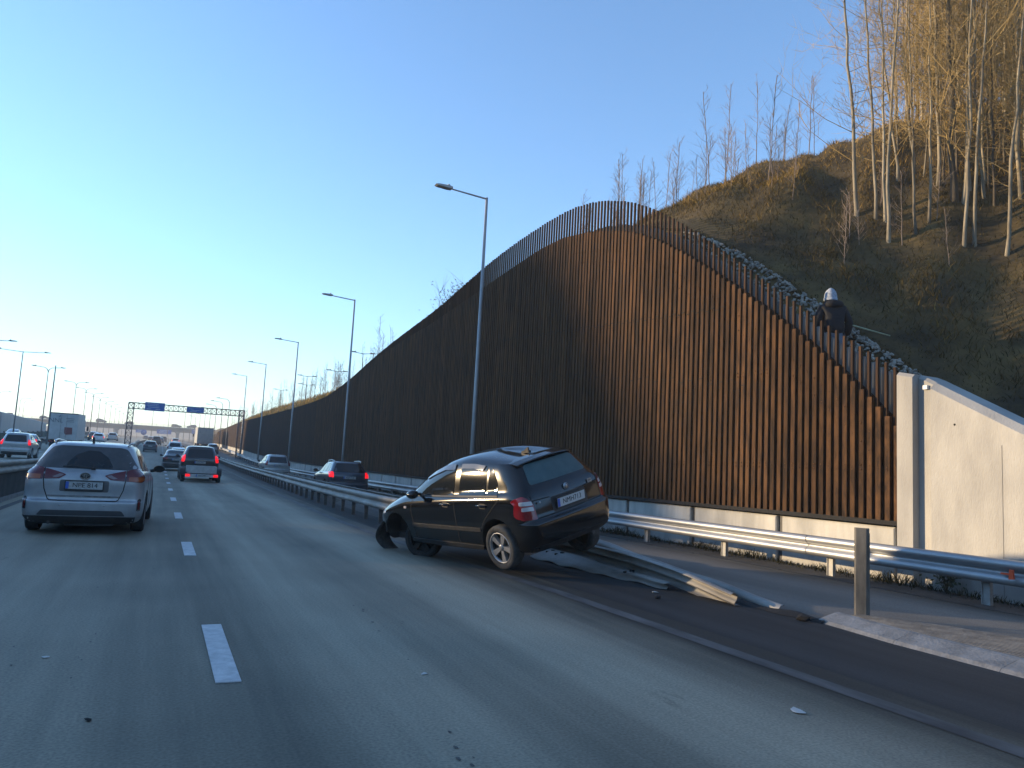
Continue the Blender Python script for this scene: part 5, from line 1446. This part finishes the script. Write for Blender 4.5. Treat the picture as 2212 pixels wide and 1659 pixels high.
# ------------------------------------------------------------------ trees
M_BARK = pm('pale_bark', (.11, .095, .07), (.37, .32, .23), scale=3.0, rough=.9, bump=.5, bscale=14, stretch=(1, 1, .35), random_obj=.2)
M_BARKD = pm('dark_bark', (.045, .037, .028), (.12, .10, .07), scale=4, rough=.95, bump=.6, bscale=14, stretch=(1, 1, .4), random_obj=.15)
M_TWIG = pm('twigs', (.19, .135, .055), (.36, .26, .105), scale=2, rough=.9, random_obj=.15)
M_SAP = pm('sapling_bark', (.16, .12, .10), (.30, .24, .19), scale=3, rough=.9, random_obj=.15)
def rdir(a): return Vector((math.cos(a), math.sin(a), 0))
def twig(mb, p, d, L, r, lvl, R, curve=.25, n=3):
    pts = [p]; rad = [r]; d = d.normalized()
    for k in range(n):
        d = (d + Vector((R.uniform(-curve, curve), R.uniform(-curve, curve), R.uniform(-.1, curve)))).normalized()
        pts.append(pts[-1] + d * (L / n)); rad.append(r * (1 - .75 * (k + 1) / n))
    mb.tube(pts, rad, 3, cap=False, smooth=False)
    if lvl > 0:
        m_ = R.randint(3, 5) if lvl > 1 else R.randint(3, 5)
        for k in range(m_):
            t = R.uniform(.25, 1.0) * n; i = min(int(t), n - 1); q = pts[i].lerp(pts[i + 1], t - i)
            dd = (pts[i + 1] - pts[i]).normalized()
            side = Vector((R.uniform(-1, 1), R.uniform(-1, 1), R.uniform(-.2, .8))).normalized()
            twig(mb, q, dd * .7 + side * .8, L * R.uniform(.35, .6), max(.0035, r * .5), lvl - 1, R, curve, 3 if lvl > 1 else 2)
def make_tree(seed, H, r, lean=(0, 0), start=.35, nb=20, blen=2.0, lvl=2, wob=.12, up=.5):
    R = random.Random(seed); tr_ = MB(); cr = MB()
    pts, rad = [], []
    x = y = 0; vx, vy = lean
    N = 14
    for k in range(N + 1):
        t = k / N
        pts.append(Vector((x, y, H * t))); rad.append(max(.012, r * (1 - .85 * t) * (1.25 if k == 0 else 1)))
        x += (vx + R.uniform(-wob, wob)) * H / N; y += (vy + R.uniform(-wob, wob)) * H / N
    tr_.tube(pts, rad, 8, cap=False)
    for k in range(nb):
        t = start + (1 - start) * (k + R.random()) / nb; f_ = t * N; i = min(int(f_), N - 1); p = pts[i].lerp(pts[i + 1], f_ - i)
        a = R.uniform(0, 2 * math.pi)
        twig(cr, p, rdir(a) + Vector((0, 0, R.uniform(up - .3, up + .4))), blen * (1.15 - .7 * (t - start) / (1 - start)) * R.uniform(.6, 1.2), max(.008, r * .26 * (1.1 - t)), lvl, R)
    return tr_, cr
VAR = []
for s in range(8):
    H = (9.5, 10, 8.5, 11, 9.5, 8, 10, 9)[s]
    a, c = make_tree(100 + s, H, (.052, .044, .038, .055, .036, .042, .08, .03)[s], lean=((-.07, 0), (-.03, .02), (0, 0), (-.02, .02), (.05, 0), (-.10, .02), (0, .0), (.02, -.02))[s], start=(.16, .2, .14, .15, .2, .12, .10, .1)[s], nb=(30, 28, 30, 38, 26, 36, 44, 40)[s], blen=(1.9, 1.5, 1.5, 2.1, 1.4, 2.0, 2.7, 1.7)[s], wob=(.07, .06, .07, .08, .06, .12, .07, .1)[s])
    VAR.append((a.mesh('trunk', M_BARK if s not in (6, 7) else M_BARKD), c.mesh('crown', M_TWIG)))
def tree(x, y, v, rz, sc_, label, group='bare trees on the slope', lx=0.0, name='bare_tree'):
    t = empty(name, (x, y, hill_z(x, y) - .15), (0, lx, rz)); t.scale = (sc_, sc_, sc_); tag(t, label, 'tree', group)
    link('trunk', VAR[v][0], t); link('crown', VAR[v][1], t)
TREES = [(15.2, 13.4, 0, 0, 1.0, 'leftmost tall pale-barked tree at the edge of the wood'), (15.3, 12.95, 1, .4, .95, 'slim pale tree just right of the leftmost edge tree'),
         (15.4, 12.75, 2, .2, 1.0, 'straight pale tree third from the left edge of the wood'), (15.0, 12.35, 1, 2.0, 1.02, 'pale birch-like tree standing lowest on the slope, fourth from the left'),
         (17.0, 13.7, 5, .1, .95, 'curved tree behind the fourth from the left, higher on the slope'), (15.5, 12.0, 4, 1.0, .95, 'slim grey tree in the middle front of the wood'),
         (15.85, 11.95, 2, 2.2, .92, 'slim tree beside the middle grey tree'), (16.7, 11.9, 6, 0, 1.0, 'thick dark-barked tree with spreading branches in the middle of the wood'),
         (15.85, 11.1, 4, -.3, 1.08, 'pale leaning birch in front of the thick dark tree'), (16.05, 10.98, 1, 3.0, .9, 'slim tree directly behind the leaning birch'),
         (16.15, 10.35, 0, 2.6, .85, 'slim grey tree low on the slope near the right picture edge'), (17.6, 10.9, 3, 1.2, .9, 'pale tree touching the right picture edge')]
for x, y, v, rz, s_, lb_ in TREES: tree(x, y, v, rz, s_, lb_)
R_ = random.Random(11)
k = 0
while k < 150:
    x = R_.uniform(16.8, 30); y = R_.uniform(8.5, 24)
    u = y / x
    if u > .86 - .010 * (x - 17) or u < .5: continue
    tree(x, y, R_.choice((0, 1, 2, 2, 3, 4, 4, 5, 6, 7, 7, 7)), R_.uniform(0, 6.3), R_.uniform(.7, 1.1), 'bare tree in the crowded background of the wood on the slope', group='background trees of the wood')
    k += 1
# saplings
SAPV = []
for s in range(6):
    a, c = make_tree(300 + s, (2.6, 3.2, 3.8, 2.2, 4.2, 3.0)[s], .019, start=.15, nb=18, blen=.8, lvl=1, wob=.08, up=1.0)
    SAPV.append((a.mesh('trunk', M_SAP), c.mesh('crown', M_SAP)))
def sapling(x, y, sc_, label, group, name='sapling', dz=-.05):
    v = R_.randrange(6)
    t = empty(name, (x, y, hill_z(x, y) + dz), (R_.uniform(-.06, .06), R_.uniform(-.08, .06), R_.uniform(0, 6.3))); t.scale = (sc_,) * 3
    tag(t, label, 'sapling', group)
    link('trunk', SAPV[v][0], t); link('crown', SAPV[v][1], t)
for k in range(55):
    y = R_.uniform(16.5, 28); x = R_.uniform(13.5, 18.5)
    sapling(x, y, R_.uniform(.5, .95), 'bare sapling on the ridge behind the crest of the steel wall', 'saplings behind the crest')
for k in range(14):
    x = R_.uniform(13.2, 16); y = x * R_.uniform(.72, 1.15)
    sapling(x, y, R_.uniform(.3, .62), 'thin bare sapling on the shaded slope above the gravel', 'saplings on the slope')
for k in range(150):
    y = 47 + 115 * R_.random() ** 1.3; x = R_.uniform(12.2, 18)
    sapling(x, y, R_.uniform(.55, 1.0), 'bare sapling in the row above the far part of the wall', 'saplings above the far wall')
# a leafy bush that looks over the wall
M_LEAF = pm('dry_leaves', (.16, .12, .055), (.26, .20, .10), scale=3, rough=.8)
bu = empty('bush', (11.3, 30.5, hill_z(11.3, 30.5))); tag(bu, 'bush with small dry leaves showing over the steel wall left of the nearest lamp post', 'bush')
mb = MB(); ml = MB()
for k in range(26):
    a = R_.uniform(0, 6.3); d = rdir(a) * R_.uniform(.2, .7) + Vector((0, 0, 1)); L = R_.uniform(1.2, 2.1)
    twig(mb, Vector((R_.uniform(-.9, .9), R_.uniform(-1.6, 1.6), 0)), d, L, .014, 1, R_)
for k in range(1500):
    p = Vector((R_.gauss(0, .45), R_.gauss(0, .9), R_.uniform(.5, 1.75))); u = Vector((R_.uniform(-1, 1), R_.uniform(-1, 1), R_.uniform(-1, 1))).normalized() * .05; w = u.orthogonal().normalized() * .03
    ml.poly([p - u, p + w, p + u, p - w])
mb.build('branches', M_SAP, bu, fix=False); ml.build('leaves', M_LEAF, bu, fix=False)['kind'] = 'stuff'

# ------------------------------------------------------------------ grass
def grass_mat(name, c1, c2, c3):
    mt = bpy.data.materials.new(name); mt.use_nodes = True
    n, l, b = nodes_of(mt)
    at = n.new('ShaderNodeAttribute'); at.attribute_name = 'tint'
    rp = n.new('ShaderNodeValToRGB'); e = rp.color_ramp.elements
    e[0].color = (*c1, 1); e[1].color = (*c3, 1); m_ = e.new(.5); m_.color = (*c2, 1)
    l.new(at.outputs['Fac'], rp.inputs[0]); l.new(rp.outputs[0], b.inputs['Base Color'])
    b.inputs['Roughness'].default_value = .85; b.inputs['Specular IOR Level'].default_value = .2
    return mt
def blades(name, P, H, W, lean, tint, mat, label, cat):
    n = len(P)
    a = rng.uniform(0, 2 * np.pi, n); ax = np.stack([np.cos(a), np.sin(a), np.zeros(n)], 1)
    b2 = rng.uniform(0, 2 * np.pi, n); ln = np.stack([np.cos(b2), np.sin(b2), np.zeros(n)], 1) * (lean * H * rng.uniform(.2, 1.2, n))[:, None]
    up = np.stack([np.zeros(n), np.zeros(n), H], 1)
    w = ax * W[:, None]
    v = np.stack([P - w, P + w, P + up * .55 + ln * .35 + w * .7, P + up * .55 + ln * .35 - w * .7, P + up + ln], 1).reshape(-1, 3)
    i = np.arange(n)[:, None] * 5
    q = np.concatenate([i + np.array([[0, 1, 2]]), i + np.array([[0, 2, 3]]), i + np.array([[3, 2, 4]])], 0)
    me = np_mesh(name, v, q, mat, attr=np.repeat(tint, 5))
    o = link(name, me); tag(o, label, cat, kind='stuff'); return o
M_GRASS = grass_mat('slope_grass', (.024, .024, .009), (.115, .080, .025), (.54, .345, .09))
N = 130000
xs = 12.05 + (rng.random(N) ** 1.6) * 15; ysg = rng.uniform(-1, 30, N)
keep = (ysg / xs > .45) & (ysg / xs < 1.75); xs, ysg = xs[keep], ysg[keep]
zs = np.array([hill_z(a, c) for a, c in zip(xs, ysg)])
clump = .5 + .5 * np.sin(xs * 1.7 + np.sin(ysg * 1.1) * 2) * np.sin(ysg * 1.3 + xs * .6)
dry = np.clip((zs - 8.0) / 4.0, 0, 1) * .55  # more golden towards the crest: sunlight put into the grass colour
tint = np.clip(.08 + clump * .28 + dry + rng.normal(0, .14, len(xs)), 0, 1)
Hh = rng.uniform(.08, .22, len(xs)) * (.6 + .6 * clump) * np.clip((xs - 12.0) / 1.2, .25, 1)
blades('slope_grass', np.stack([xs, ysg, zs - .03], 1), Hh, rng.uniform(.005, .011, len(xs)), 1.3, tint, M_GRASS, 'dry brown and olive grass covering the slope behind the wall', 'grass')
N = 14000
ysg = 47 + 110 * rng.random(N) ** 1.4; xs = rng.uniform(10.9, 16.5, N)
zs = np.array([hill_z(a, c) for a, c in zip(xs, ysg)])
blades('far_grass', np.stack([xs, ysg, zs - .03], 1), rng.uniform(.2, .5, N), rng.uniform(.015, .03, N), .6, np.clip(rng.normal(.8, .15, N), 0, 1), M_GRASS, 'strip of yellow dry grass above the far part of the wall', 'grass')
M_WEED = grass_mat('verge_weeds', (.016, .019, .008), (.040, .038, .017), (.10, .08, .035))
N = 9000
ysg = rng.uniform(1, 45, N); xs = 10.28 - np.abs(rng.normal(0, .16, N)); 
cl_ = .35 + .65 * np.abs(np.sin(ysg * 2.1) * np.sin(ysg * .83 + 1))
blades('verge_weeds', np.stack([xs, ysg, np.full(N, -.01)], 1), rng.uniform(.06, .24, N) * cl_, rng.uniform(.004, .010, N), 1.0, np.clip(rng.normal(.35, .22, N), 0, 1), M_WEED, 'straggly weeds along the foot of the concrete footing', 'weeds')
# a small leafy plant by the wing wall
M_PLANT = pm('weed_leaf', (.02, .035, .012), (.04, .06, .02), scale=8, rough=.7)
wp = empty('weed_plant', (10.05, 7.35, 0)); tag(wp, 'small dark green leafy weed growing at the foot of the concrete wing wall', 'plant')
mb = MB(); ms = MB()
for k in range(12):
    d = rdir(R_.uniform(0, 6.3)) * .5 + Vector((0, 0, 1)); twig(ms, Vector((0, 0, 0)), d, R_.uniform(.25, .42), .005, 1, R_)
for k in range(170):
    p = Vector((R_.gauss(0, .09), R_.gauss(0, .11), R_.uniform(.08, .40))); u = Vector((R_.uniform(-1, 1), R_.uniform(-1, 1), R_.uniform(-.5, 1))).normalized() * .032; w = u.orthogonal().normalized() * .018
    mb.poly([p - u, p + w, p + u, p - w])
mb.build('leaves', M_PLANT, wp, fix=False); ms.build('stem', M_WEED, wp, fix=False)

# ------------------------------------------------------------------ gravel behind the wall
M_STONE = pm('gravel_stone', (.15, .138, .118), (.44, .40, .34), scale=6, rough=.9)
ico = bmesh.new(); bmesh.ops.create_icosphere(ico, subdivisions=1, radius=1.0)
iv = np.array([v.co[:] for v in ico.verts]); fi = np.array([[v.index for v in f_.verts] for f_ in ico.faces]); ico.free()
NS = 5600
ysn = 7.6 + 8.5 * rng.random(NS) ** 1.4; xsn = rng.uniform(10.7, 12.12, NS)
zsn = np.array([hill_z(a, c) for a, c in zip(xsn, ysn)])
rad = rng.uniform(.018, .048, NS)
V = np.zeros((NS, len(iv), 3)); 
for k in range(NS):
    q = Matrix.Rotation(rng.uniform(0, 6.3), 3, 'X') @ Matrix.Rotation(rng.uniform(0, 6.3), 3, 'Z')
    v = iv * rng.uniform(.75, 1.2, (len(iv), 1)) * rad[k] * np.array([1.25, 1.0, .75])
    V[k] = v @ np.array(q).T + np.array([xsn[k], ysn[k], zsn[k] + rad[k] * .25])
F = (np.arange(NS)[:, None, None] * len(iv) + fi[None]).reshape(-1, 3)
o = link('gravel', np_mesh('gravel', V.reshape(-1, 3), F, M_STONE)); tag(o, 'strip of pale broken gravel behind the top of the wall', 'gravel', kind='stuff')

# ------------------------------------------------------------------ the person behind the wall (back view)
M_JKT = pm('black_jacket', (.004, .005, .008), (.009, .010, .014), scale=9, rough=.85, bump=.5, bscale=14, stretch=(.6, .6, 2.2))
M_JEAN = pm('grey_trousers', (.10, .115, .15), (.15, .17, .21), scale=14, rough=.9, bump=.3, bscale=40)
M_CAP = pm('white_beanie', (.22, .25, .29), (.42, .46, .52), scale=30, rough=.95, bump=.5, bscale=60)
M_SKIN = pm('skin', (.35, .20, .14), rough=.6)
M_STICK = pm('peeled_stick', (.30, .32, .20), (.40, .42, .28), scale=8, rough=.8)
PX, PY = 11.25, 10.45
pz = hill_z(PX, PY) - .02
pe = empty('person', (PX, PY, pz), (0, 0, -.45)); tag(pe, 'person in a black jacket and white beanie walking behind the steel wall with a stick', 'person', )
def skin_body(chain, edges, rads, name, mat, parent, sub=2):
    me = bpy.data.meshes.new(name); me.from_pydata(chain, edges, []); me.update()
    o = link(name + '_tmp', me)
    sk = o.modifiers.new('s', 'SKIN'); ss = o.modifiers.new('u', 'SUBSURF'); ss.levels = sub; ss.render_levels = sub
    for i, r in enumerate(rads): me.skin_vertices[0].data[i].radius = r if hasattr(r, '__len__') else (r, r)
    me.skin_vertices[0].data[0].use_root = True
    dg = bpy.context.evaluated_depsgraph_get()
    m2 = bpy.data.meshes.new_from_object(o.evaluated_get(dg)); bpy.data.objects.remove(o)
    m2.materials.clear(); m2.materials.append(mat); m2.name = name
    for p in m2.polygons: p.use_smooth = True
    return link(name, m2, parent)
# x right, y forward (away from the camera), z up
ch = [(0, 0, .92), (0, .01, 1.08), (0, .04, 1.26), (0, .08, 1.42), (0, .11, 1.50), (0, .15, 1.58), (0, .18, 1.68), (0, .18, 1.76),
      (-.10, 0, .88), (-.11, .10, .48), (-.11, -.04, .10), (-.11, .06, .05), (-.11, .16, .03),
      (.10, 0, .88), (.12, -.06, .48), (.12, -.20, .12), (.12, -.12, .05), (.12, -.02, .03),
      (-.17, .08, 1.40), (-.27, .06, 1.16), (-.26, .16, .94), (-.255, .19, .87),
      (.17, .08, 1.40), (.28, .05, 1.16), (.27, .15, .94), (.265, .18, .87)]
ed = [(0, 1), (1, 2), (2, 3), (3, 4), (4, 5), (5, 6), (6, 7), (0, 8), (8, 9), (9, 10), (10, 11), (11, 12), (0, 13), (13, 14), (14, 15), (15, 16), (16, 17), (3, 18), (18, 19), (19, 20), (20, 21), (3, 22), (22, 23), (23, 24), (24, 25)]
rd = [(.14, .11), (.13, .10), (.15, .11), (.15, .10), .065, .06, (.085, .10), (.06, .08), .09, .065, .045, .045, .035, .09, .065, .045, .045, .035, .06, .048, .035, .028, .06, .048, .035, .028]
bd = skin_body(ch, ed, rd, 'body', M_JEAN, pe)
jc = [(0, -.01, .90), (0, 0, 1.06), (0, .03, 1.24), (0, .07, 1.40), (0, .10, 1.50), (-.20, .07, 1.41), (-.295, .05, 1.16), (-.285, .15, .93), (.20, .07, 1.41), (.305, .04, 1.16), (.295, .14, .93)]
je = [(0, 1), (1, 2), (2, 3), (3, 4), (3, 5), (5, 6), (6, 7), (3, 8), (8, 9), (9, 10)]
jr = [(.205, .15), (.20, .155), (.21, .16), (.19, .15), (.115, .11), .095, .08, .062, .095, .08, .062]
jk = skin_body(jc, je, jr, 'jacket', M_JKT, pe)
mb = MB()
rows_t = [[(.115 * q * math.cos(a), .165 + .125 * q * math.sin(a) - .02 * (k == 0), z) for a in np.linspace(0, 2 * math.pi, 21)[:-1]] for k, (z, q) in enumerate(((1.60, .98), (1.605, 1.06), (1.645, 1.08), (1.652, .99), (1.69, 1.0), (1.735, .93), (1.775, .80), (1.81, .58), (1.835, .34), (1.85, .12), (1.852, .02)))]
mb.grid(rows_t, closed=True); mb.build('beanie', M_CAP, pe)
mb = MB()
rows_t = [[(q * .17 * math.cos(a), .06 + q * .13 * math.sin(a) - .03, z) for a in np.linspace(0, 2 * math.pi, 21)[:-1]] for z, q in ((1.44, .95), (1.47, 1.1), (1.52, 1.08), (1.56, .92), (1.565, .7))]
mb.grid(rows_t, closed=True); mb.build('hood', M_JKT, pe)
for s in (-1, 1):
    mb = MB(); base = Vector((s * .285, .165, .90))
    mb.tube([base, base + Vector((0, .02, -.05)), base + Vector((0, .03, -.085))], [.03, .042, .036], 8)
    for q in range(4):
        p = base + Vector((s * .004, .065 - .026 * q, -.08)); mb.tube([p, p + Vector((-s * .012, .012, -.035)), p + Vector((-s * .032, .004, -.058 + .006 * abs(q - 1)))], [.0095, .0088, .007], 6)
    p = base + Vector((-s * .012, .06, -.045)); mb.tube([p, p + Vector((-s * .02, .03, -.03)), p + Vector((-s * .03, .032, -.055))], [.011, .0095, .008], 6)
    mb.build('hand', M_SKIN, pe)
st = MB()
h0 = Vector((11.52, 10.36, 4.42))
st.tube([(-.14, .10, .10), (0, 0, 0), (.30, -.20, -.10), (.62, -.40, -.20)], [.014, .016, .015, .011], 8)
o = st.build('stick', M_STICK, loc=h0); tag(o, 'pale straight stick held in the right hand of the person behind the wall', 'stick')

# ------------------------------------------------------------------ debris
M_CHIP = pm('pale_debris', (.40, .40, .38), (.55, .55, .53), scale=10, rough=.7)
M_CLOD = pm('dark_clod', (.008, .008, .008), (.02, .019, .018), scale=10, rough=.95)
def chip(x, y, s_, mat, label, cat, flat=.3):
    mb = MB(); b0 = len(mb.v)
    v = iv * rng.uniform(.65, 1.25, (len(iv), 1)) * s_ * np.array([1.4, .9, flat])
    for p in v: mb.v.append((p[0], p[1], p[2] + s_ * flat * .8))
    for f_ in fi: mb.face([b0 + int(i) for i in f_])
    o = mb.build('debris', mat, loc=(x, y, zr(y) + .002), rot=(0, 0, rng.uniform(0, 6))); tag(o, label, cat)
chip(1.75, 5.05, .022, M_CHIP, 'tiny pale chip on the asphalt in the middle foreground', 'debris')
chip(-.55, 6.0, .02, M_CHIP, 'tiny pale chip on the asphalt at the lower left', 'debris')
chip(3.72, 3.72, .05, M_CHIP, 'flat pale scrap lying on the road at the lower right', 'debris', flat=.12)
chip(5.6, 7.9, .035, M_CHIP, 'pale scrap beside the torn guardrail sheet', 'debris')
chip(5.35, 7.5, .04, M_CLOD, 'dark clod on the shoulder beside the crushed guardrail', 'debris', flat=.6)
chip(6.18, 6.12, .07, M_CLOD, 'dark heap of dirt at the tip of the gore island', 'dirt', flat=.6)
chip(-.2, 4.6, .018, M_CLOD, 'dark clod on the asphalt at the bottom left', 'debris', flat=.4)
# scar of loose dirt where the rail was pulled out
mb = MB(); rows_t = []
for i, y in enumerate(np.linspace(5.95, 8.6, 30)):
    c_ = 6.33 - .06 * (y - 6); w = .10 + .03 * math.sin(5 * y) + .02 * math.sin(11 * y)
    rows_t.append([(c_ - w, y, .004), (c_ - w * .4, y, .03 + .012 * math.sin(9 * y)), (c_ + w * .5, y, .028 + .012 * math.sin(7 * y + 1)), (c_ + w, y, .004)])
mb.grid(rows_t); tag(mb.build('dirt_ridge', M_CLOD, fix=False), 'narrow ridge of dark loose dirt running from the crushed guardrail to the gore island', 'dirt')

# unseen wood added behind the camera to darken what the car bodies mirror
mb = MB(); rows_t = []
for k, x in enumerate(np.arange(-260, 261, 6.0)):
    H = 19 + 3 * math.sin(k * .6) + 2 * math.sin(k * 1.7) + random.uniform(-1.5, 1.5)
    rows_t.append([(x, -75, -1), (x, -88, H * .6), (x, -98, H * .95), (x, -106, H), (x, -150, H * .9), (x, -200, -1)])
mb.grid(rows_t, smooth=True); tag(mb.build('light_blocking_rise', M_WOOD, fix=False), kind='structure')

# ------------------------------------------------------------------ thin winter haze
mb = MB(); mb.box((0, 350, 19), (2500, 1600, 46))
hz = mb.build('haze', None)
mt = bpy.data.materials.new('haze_air'); mt.use_nodes = True
n, l = mt.node_tree.nodes, mt.node_tree.links
n.remove(n['Principled BSDF']); pv = n.new('ShaderNodeVolumePrincipled')
pv.inputs['Density'].default_value = 0.00095; pv.inputs['Color'].default_value = (.93, .94, .95, 1); pv.inputs['Anisotropy'].default_value = .1
l.new(pv.outputs[0], n['Material Output'].inputs['Volume'])
hz.data.materials.clear(); hz.data.materials.append(mt); tag(hz, 'thin pale winter haze filling the air over the motorway', 'haze', kind='stuff')
